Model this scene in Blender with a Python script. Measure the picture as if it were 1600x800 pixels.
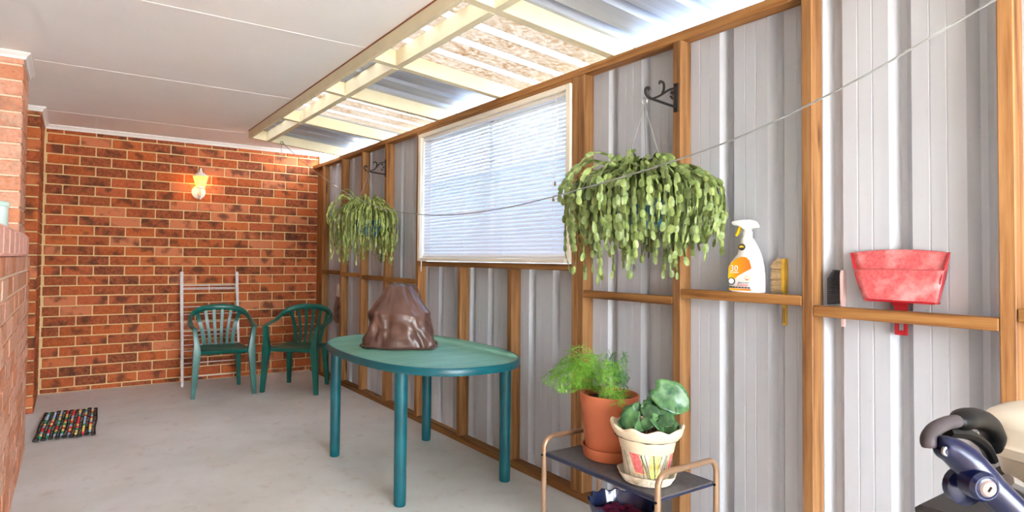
import bpy, bmesh, math, random
from mathutils import Vector, Matrix, noise
from math import sin, cos, pi, radians as rad
random.seed(7)
for o in list(bpy.data.objects): bpy.data.objects.remove(o)
S = bpy.context.scene
COL = S.collection

# ------------------------------------------------------------------ camera
cam = bpy.data.cameras.new('camera'); camo = bpy.data.objects.new('camera', cam); COL.objects.link(camo)
f_px = 931.8; yaw, pit, rol = rad(31.67), rad(1.36), rad(.62)
cam.sensor_width = 36; cam.lens = f_px/1600*36; cam.shift_x = 113.9/1600; cam.shift_y = -17.5/1600
cam.clip_start = .02
Fw = Vector((sin(yaw)*cos(pit), cos(yaw)*cos(pit), sin(pit)))
R0 = Vector((cos(yaw), -sin(yaw), 0)); U0 = R0.cross(Fw)
Rr = R0*cos(rol)+U0*sin(rol); Uu = U0*cos(rol)-R0*sin(rol)
M = Matrix((Rr, Uu, -Fw)).transposed().to_4x4(); M.translation = (0, 0, 1.165)
camo.matrix_world = M; S.camera = camo

# ------------------------------------------------------------------ light
w = bpy.data.worlds.new('world'); S.world = w; w.use_nodes = True
nt = w.node_tree; bg = nt.nodes['Background']
sky = nt.nodes.new('ShaderNodeTexSky'); sky.sky_type = 'NISHITA'; sky.sun_disc = False
sky.sun_elevation = rad(55); sky.sun_rotation = rad(-40); sky.air_density = 1; sky.dust_density = 3
mx = nt.nodes.new('ShaderNodeMix'); mx.data_type = 'RGBA'; mx.inputs[0].default_value = .6
mx.inputs[7].default_value = (5.5, 5.62, 5.72, 1)
nt.links.new(sky.outputs[0], mx.inputs[6]); nt.links.new(mx.outputs[2], bg.inputs[0])
bg.inputs[1].default_value = .62
sl = bpy.data.lights.new('sun', 'SUN'); sl.energy = 1.6; sl.angle = rad(2); sl.color = (1, .96, .9)
so = bpy.data.objects.new('sun', sl); COL.objects.link(so)
so.rotation_euler = Vector((.35, -.30, -.87)).to_track_quat('-Z', 'Y').to_euler()
S.view_settings.view_transform = 'Standard'; S.view_settings.look = 'None'
S.view_settings.exposure = 3.5; S.view_settings.gamma = 1; S.view_settings.use_curve_mapping = False

# ------------------------------------------------------------------ helpers
def lin(c):
    return tuple(((x/255)/12.92 if x/255 <= .04045 else ((x/255+.055)/1.055)**2.4) for x in c)+(1,)
class MB:
    def __init__(s): s.v = []; s.f = []; s.m = []
    def add(s, vs, fs, mi=0):
        b = len(s.v); s.v += [tuple(v) for v in vs]
        for f in fs: s.f.append([b+i for i in f]); s.m.append(mi)
    def box(s, x0, x1, y0, y1, z0, z1, mi=0):
        s.add([(x, y, z) for x in (x0, x1) for y in (y0, y1) for z in (z0, z1)],
              [(0,1,3,2),(4,6,7,5),(0,4,5,1),(2,3,7,6),(0,2,6,4),(1,5,7,3)], mi)
    def cbox(s, x0, x1, y0, y1, z0, z1, b=.003, mi=0):
        vs = []; idx = {}
        for i in (0, 1):
            for j in (0, 1):
                for k in (0, 1):
                    c = ((x0, x1)[i], (y0, y1)[j], (z0, z1)[k]); d = ((1, -1)[i]*b, (1, -1)[j]*b, (1, -1)[k]*b)
                    for a in range(3):
                        idx[i, j, k, a] = len(vs); vs.append(tuple(c[q] if q == a else c[q]+d[q] for q in range(3)))
        fs = []
        for a in range(3):
            u, w_ = (a+1) % 3, (a+2) % 3
            for sd in (0, 1):
                q = []
                for (p, r) in ((0, 0), (1, 0), (1, 1), (0, 1)):
                    t = [0, 0, 0]; t[a] = sd; t[u] = p; t[w_] = r; q.append(idx[(*t, a)])
                fs.append(q if sd else q[::-1])
        for a in range(3):
            u, w_ = (a+1) % 3, (a+2) % 3
            for p in (0, 1):
                for r in (0, 1):
                    t0 = [0, 0, 0]; t1 = [0, 0, 0]; t1[a] = 1; t0[u] = t1[u] = p; t0[w_] = t1[w_] = r
                    q = [idx[(*t0, u)], idx[(*t1, u)], idx[(*t1, w_)], idx[(*t0, w_)]]
                    fs.append(q if (p == r) else q[::-1])
        for i in (0, 1):
            for j in (0, 1):
                for k in (0, 1):
                    q = [idx[i, j, k, a] for a in range(3)]
                    fs.append(q if (i+j+k) % 2 else q[::-1])
        s.add(vs, fs, mi)
    def loft(s, rings, caps=True, closed=True, mi=0):
        n = len(rings[0]); vs = [p for r in rings for p in r]; fs = []
        for i in range(len(rings)-1):
            for j in range(n if closed else n-1):
                k = (j+1) % n; fs.append((i*n+j, i*n+k, (i+1)*n+k, (i+1)*n+j))
        if caps and closed:
            fs.append(tuple(range(n))[::-1]); fs.append(tuple((len(rings)-1)*n+j for j in range(n)))
        s.add(vs, fs, mi)
    def tube(s, pts, r, n=8, caps=True, mi=0, flat=None, up=None):
        P = [Vector(p) for p in pts]; m = len(P); rs = r if isinstance(r, (list, tuple)) else [r]*m
        T = []
        for i in range(m):
            d = P[min(i+1, m-1)]-P[max(i-1, 0)]; T.append(d.normalized())
        ref = Vector(up) if up else (Vector((0, 0, 1)) if abs(T[0].z) < .9 else Vector((0, 1, 0)))
        N = (ref-T[0]*ref.dot(T[0])).normalized(); rings = []
        for i in range(m):
            if up: N = (Vector(up)-T[i]*Vector(up).dot(T[i])).normalized()
            else: N = (N-T[i]*N.dot(T[i])).normalized()
            B = T[i].cross(N); ra = rs[i]; fa = (flat if flat else 1)
            rings.append([P[i]+N*ra*cos(2*pi*k/n)+B*ra*fa*sin(2*pi*k/n) for k in range(n)])
        s.loft(rings, caps, True, mi)
    def lathe(s, prof, n=32, c=(0, 0, 0), mi=0, mod=None):
        rings = []
        for (r, z) in prof:
            rg = []
            for k in range(n):
                a = 2*pi*k/n; q = mod(a, r, z) if mod else (r, z)
                rg.append((c[0]+q[0]*cos(a), c[1]+q[0]*sin(a), c[2]+q[1]))
            rings.append(rg)
        s.loft(rings, True, True, mi)
    def ball(s, c, r, n=8, m=6, mi=0, sc=(1, 1, 1)):
        rings = []
        for i in range(m+1):
            t = pi*i/m; q = max(sin(t), .02)
            rings.append([(c[0]+r*sc[0]*q*cos(2*pi*k/n), c[1]+r*sc[1]*q*sin(2*pi*k/n), c[2]-r*sc[2]*cos(t)) for k in range(n)])
        s.loft(rings, True, True, mi)
    def mesh(s, name, mats, smooth=False, ang=40):
        me = bpy.data.meshes.new(name); me.from_pydata(s.v, [], s.f)
        for m in (mats if isinstance(mats, (list, tuple)) else [mats]): me.materials.append(m)
        me.polygons.foreach_set('material_index', s.m)
        if smooth:
            me.polygons.foreach_set('use_smooth', [True]*len(me.polygons))
            me.set_sharp_from_angle(angle=rad(ang))
        me.update(); return me
    def build(s, name, mats, parent=None, smooth=False, ang=40, loc=None):
        return link(name, s.mesh(name, mats, smooth, ang), parent, loc)
def link(name, me, parent=None, loc=None, rot=None):
    o = bpy.data.objects.new(name, me); COL.objects.link(o)
    if parent: o.parent = parent
    if loc: o.location = loc
    if rot: o.rotation_euler = rot
    return o
def thing(name, label, cat, loc=(0, 0, 0), rz=0, group=None):
    o = link(name, None, None, loc, (0, 0, rz)); o.empty_display_size = .05
    return tag(o, label, cat, group)
def tag(o, label, cat, group=None):
    o['label'] = label; o['category'] = cat
    if group: o['group'] = group
    return o
def struct(o, label=None, cat=None):
    o['kind'] = 'structure'
    if label: o['label'] = label
    if cat: o['category'] = cat
    return o
def spl(pts, n=6):
    P = [Vector(p) for p in pts]; out = []
    for i in range(len(P)-1):
        a = P[max(i-1, 0)]; b = P[i]; c = P[i+1]; d = P[min(i+2, len(P)-1)]
        for k in range(n):
            t = k/n
            out.append(.5*((2*b)+(c-a)*t+(2*a-5*b+4*c-d)*t*t+(3*b-a-3*c+d)*t**3))
    out.append(P[-1]); return out

# ------------------------------------------------------------------ materials
class NT:
    def __init__(s, name):
        s.mat = bpy.data.materials.new(name); s.mat.use_nodes = True; s.t = s.mat.node_tree
        s.b = s.t.nodes['Principled BSDF']; s.out = s.t.nodes['Material Output']
    def n(s, ty, **kw):
        o = s.t.nodes.new(ty)
        for k, v in kw.items():
            if k.startswith('i_'): o.inputs[int(k[2:]) if k[2:].isdigit() else k[2:]].default_value = v
            else: setattr(o, k, v)
        return o
    def l(s, a, b): s.t.links.new(a, b)
    def pos(s, scale=(1, 1, 1), obj=False):
        g = s.n('ShaderNodeTexCoord').outputs['Object'] if obj else s.n('ShaderNodeNewGeometry').outputs['Position']
        m = s.n('ShaderNodeMapping'); m.inputs['Scale'].default_value = scale; s.l(g, m.inputs[0]); return m.outputs[0]
    def noise(s, vec, scale, detail=3, rough=.5):
        q = s.n('ShaderNodeTexNoise'); q.inputs['Scale'].default_value = scale; q.inputs['Detail'].default_value = detail
        q.inputs['Roughness'].default_value = rough; s.l(vec, q.inputs['Vector']); return q.outputs[0]
    def ramp(s, fac, stops, interp='LINEAR'):
        r = s.n('ShaderNodeValToRGB'); r.color_ramp.interpolation = interp; e = r.color_ramp.elements
        while len(e) < len(stops): e.new(.5)
        for i, (p, c) in enumerate(stops): e[i].position = p; e[i].color = c
        s.l(fac, r.inputs[0]); return r.outputs[0]
    def mix(s, fac, a, b, mode='MIX'):
        m = s.n('ShaderNodeMix', data_type='RGBA', blend_type=mode)
        for i, v in ((0, fac), (6, a), (7, b)):
            if hasattr(v, 'is_linked') or hasattr(v, 'links'): s.l(v, m.inputs[i])
            else: m.inputs[i].default_value = v
        return m.outputs[2]
    def bump(s, h, strength=.3, dist=.002):
        b = s.n('ShaderNodeBump'); b.inputs['Strength'].default_value = strength; b.inputs['Distance'].default_value = dist
        s.l(h, b.inputs['Height']); s.l(b.outputs[0], s.b.inputs['Normal'])
    def set(s, col=None, rough=.5, metal=0, spec=.5):
        if col is not None:
            if hasattr(col, 'links'): s.l(col, s.b.inputs['Base Color'])
            else: s.b.inputs['Base Color'].default_value = col
        s.b.inputs['Roughness'].default_value = rough; s.b.inputs['Metallic'].default_value = metal
        s.b.inputs['Specular IOR Level'].default_value = spec; return s.mat
W_, K_ = (1, 1, 1, 1), (0, 0, 0, 1)
def flatm(name, c, rough=.5, metal=0, var=.12, scale=30, bump=0, spec=.5):
    m = NT(name); p = m.pos(); n = m.noise(p, scale, 3); c = lin(c)
    a = tuple(x*(1-var) for x in c[:3])+(1,); b = tuple(min(1, x*(1+var)) for x in c[:3])+(1,)
    if bump: m.bump(n, bump)
    return m.set(m.ramp(n, [(.3, a), (.7, b)]), rough, metal, spec)
def brickm(name, pal, dark=.5):
    m = NT(name); p = m.pos(); oi = m.n('ShaderNodeObjectInfo')
    base = m.ramp(oi.outputs['Random'], [(i/len(pal), lin(c)) for i, c in enumerate(pal)], 'CONSTANT')
    ad = m.n('ShaderNodeVectorMath', operation='ADD'); m.l(p, ad.inputs[0]); m.l(oi.outputs['Random'], ad.inputs[1])
    big = m.noise(ad.outputs[0], 9, 2); med = m.noise(p, 45, 4, .65); fine = m.noise(p, 220, 3, .6)
    c1 = m.mix(m.ramp(med, [(.35, (.0,)*3+(1,)), (.7, (.55,)*3+(1,))]), base, lin((214, 116, 66)))
    c2 = m.mix(m.ramp(big, [(.52, K_), (.68, (dark,)*3+(1,))]), c1, lin((70, 44, 36)))
    st = m.pos((14, 14, 60)); sp = m.noise(st, 1.6, 3, .7)
    c3 = m.mix(m.ramp(sp, [(.60, K_), (.74, (.55,)*3+(1,))]), c2, lin((92, 50, 34)))
    c4 = m.mix(m.ramp(fine, [(.62, K_), (.72, (.7,)*3+(1,))]), c3, lin((60, 36, 30)))
    m.bump(fine, .6, .004); return m.set(c4, .85, 0, .3)
def woodm(name, axis, a, b, dk):
    m = NT(name); sc = [26, 26, 26]; sc[axis] = 1.3
    oi = m.n('ShaderNodeObjectInfo'); g = m.n('ShaderNodeNewGeometry'); ad = m.n('ShaderNodeVectorMath', operation='ADD')
    m.l(g.outputs[0], ad.inputs[0]); m.l(oi.outputs['Random'], ad.inputs[1])
    mp = m.n('ShaderNodeMapping'); mp.inputs['Scale'].default_value = sc; m.l(ad.outputs[0], mp.inputs[0])
    n1 = m.noise(mp.outputs[0], 1.6, 5, .6)
    sc2 = [9, 9, 9]; sc2[axis] = .7
    mp2 = m.n('ShaderNodeMapping'); mp2.inputs['Scale'].default_value = sc2; m.l(ad.outputs[0], mp2.inputs[0])
    n2 = m.noise(mp2.outputs[0], 1.2, 3)
    sc3 = [16, 16, 16]; sc3[axis] = 3.2
    mp3 = m.n('ShaderNodeMapping'); mp3.inputs['Scale'].default_value = sc3; m.l(ad.outputs[0], mp3.inputs[0])
    vo = m.n('ShaderNodeTexVoronoi'); vo.inputs['Scale'].default_value = .55; m.l(mp3.outputs[0], vo.inputs[0])
    c = m.ramp(n1, [(.32, lin(dk)), (.47, lin(a)), (.68, lin(b))])
    c = m.mix(m.ramp(n2, [(.35, (.0,)*3+(1,)), (.7, (.5,)*3+(1,))]), c, lin(b))
    c = m.mix(m.ramp(vo.outputs[0], [(.06, (.85,)*3+(1,)), (.13, K_)]), c, lin((88, 48, 22)))
    hs = m.n('ShaderNodeHueSaturation'); m.l(c, hs.inputs['Color'])
    mr = m.n('ShaderNodeMapRange'); mr.inputs[3].default_value = .64; mr.inputs[4].default_value = 1.02; m.l(oi.outputs['Random'], mr.inputs[0]); m.l(mr.outputs[0], hs.inputs['Value'])
    m.bump(n1, .25, .002); return m.set(hs.outputs[0], .6, 0, .3)
pal = [(170, 86, 46), (148, 72, 40), (188, 100, 52), (122, 62, 40), (178, 90, 56), (158, 78, 38), (200, 124, 88), (140, 70, 44), (176, 88, 42), (108, 56, 38), (164, 82, 50), (194, 110, 68), (130, 68, 42)]
M_brick = brickm('red_brick', pal, .75)
M_brickp = brickm('pink_brick', [(228, 180, 154), (220, 164, 134), (232, 188, 162), (214, 150, 116), (226, 174, 148)], .25)
M_sill = flatm('sill_brick', (234, 174, 154), .8, 0, .14, 40, .3)
M_mortar = flatm('mortar', (220, 190, 138), .95, 0, .1, 80, .4)
M_mortarp = flatm('mortar_pale', (236, 212, 184), .95, 0, .1, 80, .4)
M_studw = woodm('stud_timber', 2, (148, 98, 54), (184, 136, 86), (92, 54, 26))
M_platew = woodm('plate_timber', 1, (148, 96, 48), (184, 134, 78), (86, 50, 22))
M_ceil = flatm('ceiling_paint', (246, 244, 240), .7, 0, .015, 3)
M_white = flatm('white_paint', (240, 236, 230), .5, 0, .02, 5)
M_cream = flatm('cream_paint', (226, 213, 178), .55, 0, .05, 8)
M_creamw = flatm('cream_window', (238, 230, 212), .4, 0, .03, 8)
M_brownline = flatm('brown_edge', (150, 90, 50), .7)
# concrete
m = NT('concrete'); p = m.pos(); n1 = m.noise(p, 1.3, 4, .6); n2 = m.noise(p, 9, 5, .65); n3 = m.noise(p, 120, 3, .6)
c = m.ramp(n1, [(.3, lin((204, 202, 196))), (.55, lin((220, 220, 217))), (.75, lin((228, 229, 227)))])
c = m.mix(m.ramp(n2, [(.56, K_), (.74, (.5,)*3+(1,))]), c, lin((186, 172, 152)))
c = m.mix(m.ramp(n3, [(.62, K_), (.75, (.3,)*3+(1,))]), c, lin((160, 152, 142)))
m.bump(n3, .25, .002); M_conc = m.set(c, .75, 0, .3)
M_bounce = flatm('bounce_ground', (196, 190, 176), .9, 0, .15, 4)
# cladding
m = NT('wall_sheet'); p = m.pos((3, 22, .8)); n1 = m.noise(p, 1, 3); n2 = m.noise(m.pos(), 60, 3)
c = m.ramp(n1, [(.3, lin((181, 184, 191))), (.7, lin((188, 191, 197)))])
c = m.mix(m.ramp(n2, [(.7, K_), (.8, (.35,)*3+(1,))]), c, lin((150, 140, 128)))
M_clad = m.set(c, .5, 0, .4)
m = NT('roof_metal'); n1 = m.noise(m.pos((2, 40, 2)), 1, 3)
M_roof = m.set(m.ramp(n1, [(.3, lin((168, 174, 184))), (.7, lin((192, 198, 208)))]), .5, .45)
# translucent roof sheets: dirt lies in the pans, the ribs stay clean
def fibre(name, dirty):
    m = NT(name); n1 = m.noise(m.pos((.6, 1, 1)), 6, 4, .6); n2 = m.noise(m.pos((.8, 1, 1)), 48, 5, .7)
    tr = m.n('ShaderNodeBsdfTranslucent'); df = m.n('ShaderNodeBsdfDiffuse')
    k = .20
    white = (k, k*.97, k*.90, 1); brown = (k*.62, k*.40, k*.20, 1)
    if dirty:
        d = m.mix(1.0, m.ramp(n2, [(.38, K_), (.62, W_)]), m.ramp(n1, [(.3, (.35,)*3+(1,)), (.7, W_)]), 'MULTIPLY')
        m.l(m.mix(d, white, brown), tr.inputs[0])
    else: tr.inputs[0].default_value = (k*1.25, k*1.24, k*1.2, 1)
    df.inputs[0].default_value = lin((190, 170, 130))
    s1 = m.n('ShaderNodeMixShader'); s1.inputs[0].default_value = .12; m.l(tr.outputs[0], s1.inputs[1]); m.l(df.outputs[0], s1.inputs[2]); m.l(s1.outputs[0], m.out.inputs[0]); return m.mat
M_fib = fibre('roof_fibreglass', True); M_fibc = fibre('roof_fibreglass_rib', False)
def thinglass(name, tint=(.97, .98, 1, 1), gl=.12):
    m = NT(name); tp = m.n('ShaderNodeBsdfTransparent'); tp.inputs[0].default_value = tint
    g = m.n('ShaderNodeBsdfGlossy'); g.inputs['Roughness'].default_value = .03
    s = m.n('ShaderNodeMixShader'); s.inputs[0].default_value = gl; m.l(tp.outputs[0], s.inputs[1]); m.l(g.outputs[0], s.inputs[2]); m.l(s.outputs[0], m.out.inputs[0]); return m.mat
M_glass = thinglass('window_glass', (.42, .49, .58, 1))
m = NT('amber_glass'); tr = m.n('ShaderNodeBsdfTranslucent'); tr.inputs[0].default_value = lin((255, 205, 90)); tp = m.n('ShaderNodeBsdfTransparent'); tp.inputs[0].default_value = lin((255, 205, 100))
s1 = m.n('ShaderNodeMixShader'); s1.inputs[0].default_value = .5; m.l(tr.outputs[0], s1.inputs[1]); m.l(tp.outputs[0], s1.inputs[2]); m.l(s1.outputs[0], m.out.inputs[0]); M_amber = m.mat
m = NT('bulb_glow'); m.b.inputs['Emission Color'].default_value = (1, .62, .16, 1); m.b.inputs['Emission Strength'].default_value = 1.6; M_bulb = m.set(lin((255, 220, 150)))
m = NT('slat_white'); tr = m.n('ShaderNodeBsdfTranslucent'); tr.inputs[0].default_value = (.85, .86, .88, 1)
s1 = m.n('ShaderNodeMixShader'); s1.inputs[0].default_value = .06; m.set(lin((244, 245, 248)), .4); m.l(m.b.outputs[0], s1.inputs[1]); m.l(tr.outputs[0], s1.inputs[2]); m.l(s1.outputs[0], m.out.inputs[0]); M_slat = m.mat
# plastics
m = NT('green_plastic'); n = m.noise(m.pos(), 14, 3); M_green = m.set(m.ramp(n, [(.3, lin((4, 78, 70))), (.7, lin((10, 98, 86)))]), .32)
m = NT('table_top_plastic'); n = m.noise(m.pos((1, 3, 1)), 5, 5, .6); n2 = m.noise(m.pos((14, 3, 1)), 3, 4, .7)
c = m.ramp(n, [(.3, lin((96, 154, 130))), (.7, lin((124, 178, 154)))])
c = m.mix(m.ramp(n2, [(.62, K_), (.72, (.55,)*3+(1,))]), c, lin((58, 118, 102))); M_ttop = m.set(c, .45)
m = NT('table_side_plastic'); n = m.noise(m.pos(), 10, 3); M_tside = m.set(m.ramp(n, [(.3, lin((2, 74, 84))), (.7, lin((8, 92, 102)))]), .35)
m = NT('brown_vinyl'); n = m.noise(m.pos(), 7, 3); nn = m.noise(m.pos(), 160, 2); m.bump(nn, .15, .001)
M_vinyl = m.set(m.ramp(n, [(.3, lin((74, 48, 40))), (.7, lin((104, 72, 60)))]), .34)
M_terra = flatm('terracotta', (206, 116, 78), .65, 0, .07, 8)
M_soil = flatm('soil', (70, 46, 40), .95, 0, .6, 130, 1)
m = NT('glazed_cream'); n = m.noise(m.pos(), 28, 4, .7); n2 = m.noise(m.pos((1, 1, .35)), 60, 3, .6)
c = m.ramp(n, [(.32, lin((206, 186, 150))), (.5, lin((236, 226, 206)))]); c = m.mix(m.ramp(n2, [(.60, K_), (.68, (.55,)*3+(1,))]), c, lin((140, 110, 76))); M_pot = m.set(c, .35)
M_potrim = flatm('pot_rim', (234, 216, 184), .4, 0, .08, 30)
def speck(name, c1, c2):
    m = NT(name); n = m.noise(m.pos(), 110, 3, .6); return m.set(m.ramp(n, [(.42, lin(c1)), (.58, lin(c2))]), .4)
M_pred = speck('paint_red', (206, 92, 96), (226, 128, 122)); M_pyel = speck('paint_yellow', (232, 212, 104), (240, 228, 150)); M_pgrn = speck('paint_green', (72, 92, 66), (120, 132, 92)); M_pmar = speck('paint_maroon', (96, 48, 44), (150, 96, 80)); M_porg = speck('paint_peach', (236, 206, 150), (240, 216, 170))
M_navyglz = NT('navy_glaze').set(lin((34, 44, 78)), .12)
M_maroon = flatm('maroon_flower', (110, 20, 60), .6, 0, .3, 60)
M_tube = flatm('bronze_tube', (172, 140, 112), .32, .45, .1, 14)
M_tray = flatm('charcoal_tray', (92, 90, 92), .6, 0, .2, 60, .4)
M_trayedge = flatm('navy_edge', (36, 44, 70), .4)
M_black = flatm('black_iron', (34, 30, 30), .45, .3)
M_blackp = flatm('black_plastic', (5, 5, 5), .42, 0, .12, 30, 0, .2)
M_greyp = flatm('grey_rubber', (64, 57, 59), .55, 0, .1, 30, 0, .3)
m = NT('navy_paint'); M_navy = m.set(lin((8, 16, 52)), .24, .1)
M_creamp = flatm('cream_plastic', (236, 228, 208), .3, 0, .03, 6)
M_steel = flatm('steel', (160, 154, 150), .35, .8)
m = NT('red_plastic'); n = m.noise(m.pos(), 110, 3, .6); n2 = m.noise(m.pos(), 16, 3, .6); c = m.ramp(n, [(.4, lin((198, 80, 84))), (.6, lin((206, 100, 100)))])
c = m.mix(m.ramp(n2, [(.48, K_), (.68, (.6,)*3+(1,))]), c, lin((236, 176, 174))); M_red = m.set(c, .5); M_redd = NT('red_plastic_dark').set(lin((170, 26, 38)), .35)
M_wplast = NT('white_plastic').set(lin((246, 244, 244)), .3)
M_yplast = NT('yellow_plastic').set(lin((244, 206, 20)), .35)
M_bluepot = NT('blue_pot').set(lin((20, 92, 130)), .4)
M_wire = flatm('grey_wire', (150, 152, 150), .5, .4)
M_wwire = flatm('white_wire', (228, 224, 226), .4)
M_bead = [flatm('bead_'+n, c, .4) for n, c in (('red', (228, 50, 62)), ('green', (20, 160, 112)), ('yellow', (244, 212, 120)), ('blue', (160, 184, 220)))]
M_rubber = flatm('black_rubber', (38, 32, 32), .7, 0, .3, 60)
M_tan = flatm('tan_bristle', (214, 186, 142), .8, 0, .15, 120); M_blkb = flatm('black_bristle', (24, 22, 24), .6)
M_yw = flatm('yellow_wood', (226, 180, 60), .5, 0, .2, 40); M_pinkp = flatm('pink_plastic', (226, 196, 192), .4)
M_brnstr = flatm('brown_stripe', (110, 66, 30), .5)
def leafm(name, c1, c2, vein=None, rough=.45):
    m = NT(name); oi = m.n('ShaderNodeObjectInfo'); n = m.noise(m.pos(), 32, 3)
    c = m.ramp(n, [(.3, lin(c1)), (.7, lin(c2))])
    hs = m.n('ShaderNodeHueSaturation'); mr = m.n('ShaderNodeMapRange'); mr.inputs[3].default_value = .75; mr.inputs[4].default_value = 1.25
    m.l(oi.outputs['Random'], mr.inputs[0]); m.l(mr.outputs[0], hs.inputs['Value']); m.l(c, hs.inputs['Color']); return m.set(hs.outputs[0], rough, 0, .4)
M_cact1 = leafm('cactus_green', (92, 112, 58), (140, 154, 90)); M_cact2 = leafm('cactus_pale', (108, 128, 58), (164, 172, 96))
M_fern = leafm('fern_green', (100, 162, 40), (140, 190, 70)); M_fern2 = leafm('fern_dark', (70, 122, 66), (104, 146, 84)); M_dry = flatm('dry_stem', (190, 164, 130), .8)
M_leaf = leafm('leaf_green', (34, 76, 46), (92, 130, 82), rough=.25); M_stalk = flatm('leaf_stalk', (150, 110, 70), .6)

# ------------------------------------------------------------------ setting
W = 2.127; D = 5.984; CZ = 2.262; YN = -3.2  # YN: walls and roof stretched unseen behind the camera to even the daylight
mb = MB(); mb.box(-1.2, 3.0, -5.2, 6.6, -.12, 0); struct(mb.build('floor', M_conc), 'pale stained concrete slab floor of the covered patio')
mb = MB(); mb.box(-30, 30, -30, 30, -.3, -.125); struct(mb.build('ground', M_bounce), 'unseen ground around the patio slab, kept pale to bounce daylight in')  # out of view; pale colour chosen to throw daylight into the patio

mb = MB(); mb.box(3.0, 3.40, -4, 8, -.1249, -.115); struct(mb.build('bounce_tint_strip', flatm('bounce_tint_green', (104, 124, 66), .9, 0, .3, 6)), 'unseen green ground strip added to dim and tint the bounced light')  # unseen green strip, added to dim and tint light under the overhang
def brickmesh(l, h, d, name, mat, b=.004):
    mb = MB(); mb.cbox(-l/2, l/2, -d/2, d/2, -h/2, h/2, b); return mb.mesh(name, mat)
_bm = {}
def brick(parent, c, l, h, d, rz=0, mat=None, name='brick'):
    mat = mat or M_brick; k = (round(l, 2), round(h, 3), round(d, 2), mat.name)
    if k not in _bm: _bm[k] = brickmesh(k[0], k[1], k[2], 'brick', mat)
    o = link(name, _bm[k], parent, c, (random.uniform(-.006, .006), random.uniform(-.004, .004), rz+random.uniform(-.004, .004))); return o
# back wall: mortar core with each brick laid in front
mb = MB(); mb.box(-.75, 2.24, D+.007, D+.24, 0, 2.36); wb = mb.build('wall_back', M_mortar); struct(wb, 'red brick end wall in running bond with cream mortar')
XL, XR = -.201, 2.205
for k in range(-1, 26):
    z0 = .043+.086*k; z1 = z0+.086
    if k == -1: z0 = 0
    z0 += .005; z1 -= .005
    if k == 25: z1 = 2.262
    start = -.192+(0 if k % 2 == 0 else -.12)
    x = start
    while x < XR-.02:
        a = max(x+.005, XL+.004); b = min(x+.235, XR)
        if b-a > .03:
            dy = random.uniform(-.002, .002)
            brick(wb, ((a+b)/2, D+.04+dy, (z0+z1)/2), b-a, z1-z0, .08)
        x += .24
# left wall: pier, half-height wall, sill, far pier
mb = MB(); mb.box(-.6, -.247, 3.945, 4.353, 0, CZ+.05); mb.box(-.6, -.217, YN, 3.945, 0, 1.155); mb.box(-.6,-.217,3.945,4.353,0,1.155)
wl = mb.build('wall_left', M_mortarp); struct(wl, 'pinkish brick half wall and pier beside the doorway')
for k in range(-1, 13):
    z0 = .043+.086*k+.005; z1 = z0+.076
    if k == -1: z0 = .002
    y = 4.36-(.0 if k % 2 else .12)
    ys = [(4.24, 4.36)] if k % 2 == 0 else []
    while y > 1.2: ys.append((y-.24, y)); y -= .24
    for (a, b) in ys:
        brick(wl, (-.265+random.uniform(-.002, .002), (a+b)/2, (z0+z1)/2), b-a-.01, z1-z0, .11, pi/2, M_brickp)
for k in range(13, 26):
    z0 = .043+.086*k+.005; z1 = min(z0+.076, CZ)
    if k % 2 == 0:
        for (a, b) in ((3.937, 4.17), (4.18, 4.36)): brick(wl, (-.295, (a+b)/2, (z0+z1)/2), b-a, z1-z0, .11, pi/2, M_brickp)
        brick(wl, (-.47, 3.992, (z0+z1)/2), .23, z1-z0, .11, 0, M_brickp)
    else:
        brick(wl, (-.355, 3.992, (z0+z1)/2), .23, z1-z0, .11, 0, M_brickp)
        brick(wl, (-.53, 3.992, (z0+z1)/2), .11, z1-z0, .11, 0, M_brickp)
        brick(wl, (-.295, 4.208, (z0+z1)/2), .285, z1-z0, .11, pi/2, M_brickp)
for i in range(29):
    y = 3.93-.24*i
    mb = MB(); mb.cbox(-.44, -.195, y-.232, y, 1.158, 1.270, .012); mb.build('sill_brick', M_sill, wl)
mb = MB(); mb.box(-.6, -.217, 5.307, D+.01, 0, CZ+.05); wf = mb.build('wall_far_left', M_mortar); struct(wf, 'short red brick pier in the corner beyond the doorway')
for k in range(-1, 26):
    z0 = .043+.086*k+.005; z1 = min(z0+.076, CZ)
    if k == -1: z0 = .002
    zc, h = (z0+z1)/2, z1-z0
    if k % 2 == 0:
        for (a, b) in ((5.30, 5.53), (5.54, 5.77), (5.78, 5.984)): brick(wf, (-.265, (a+b)/2, zc), b-a-.002, h, .11, pi/2)
        brick(wf, (-.44, 5.355, zc), .23, h, .11, 0)
    else:
        brick(wf, (-.325, 5.355, zc), .23, h, .11, 0); brick(wf, (-.50, 5.355, zc), .11, h, .11, 0)
        for (a, b) in ((5.42, 5.65), (5.66, 5.89), (5.90, 5.984)): brick(wf, (-.265, (a+b)/2, zc), b-a-.002, h, .11, pi/2)
# doorway and left window (only their openings show)
dr = struct(link('door_1', None), 'white panelled door set back between the brick piers')
mb = MB(); mb.cbox(-.50, -.46, 4.40, 5.26, .01, 2.1, .003); mb.build('door_leaf', M_white, dr)
for z0, z1 in ((.2, .95), (1.1, 1.95)):
    for y0 in (4.5, 4.88):
        mb = MB(); mb.cbox(-.462, -.452, y0, y0+.3, z0, z1, .004); mb.build('door_panel', M_white, dr)
mb = MB(); mb.tube([(-.46, 4.47, 1.0), (-.41, 4.47, 1.0), (-.405, 4.52, 1.0), (-.405, 4.6, 1.0)], .01); mb.build('door_handle', M_steel, dr, True)
for y0 in (4.355, 5.262):
    mb = MB(); mb.box(-.52, -.44, y0, y0+.042, 0, CZ); mb.build('door_jamb', M_white, dr)
mb = MB(); mb.box(-.52, -.44, 4.36, 5.30, 2.102, CZ); mb.build('door_head', M_white, dr)
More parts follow.
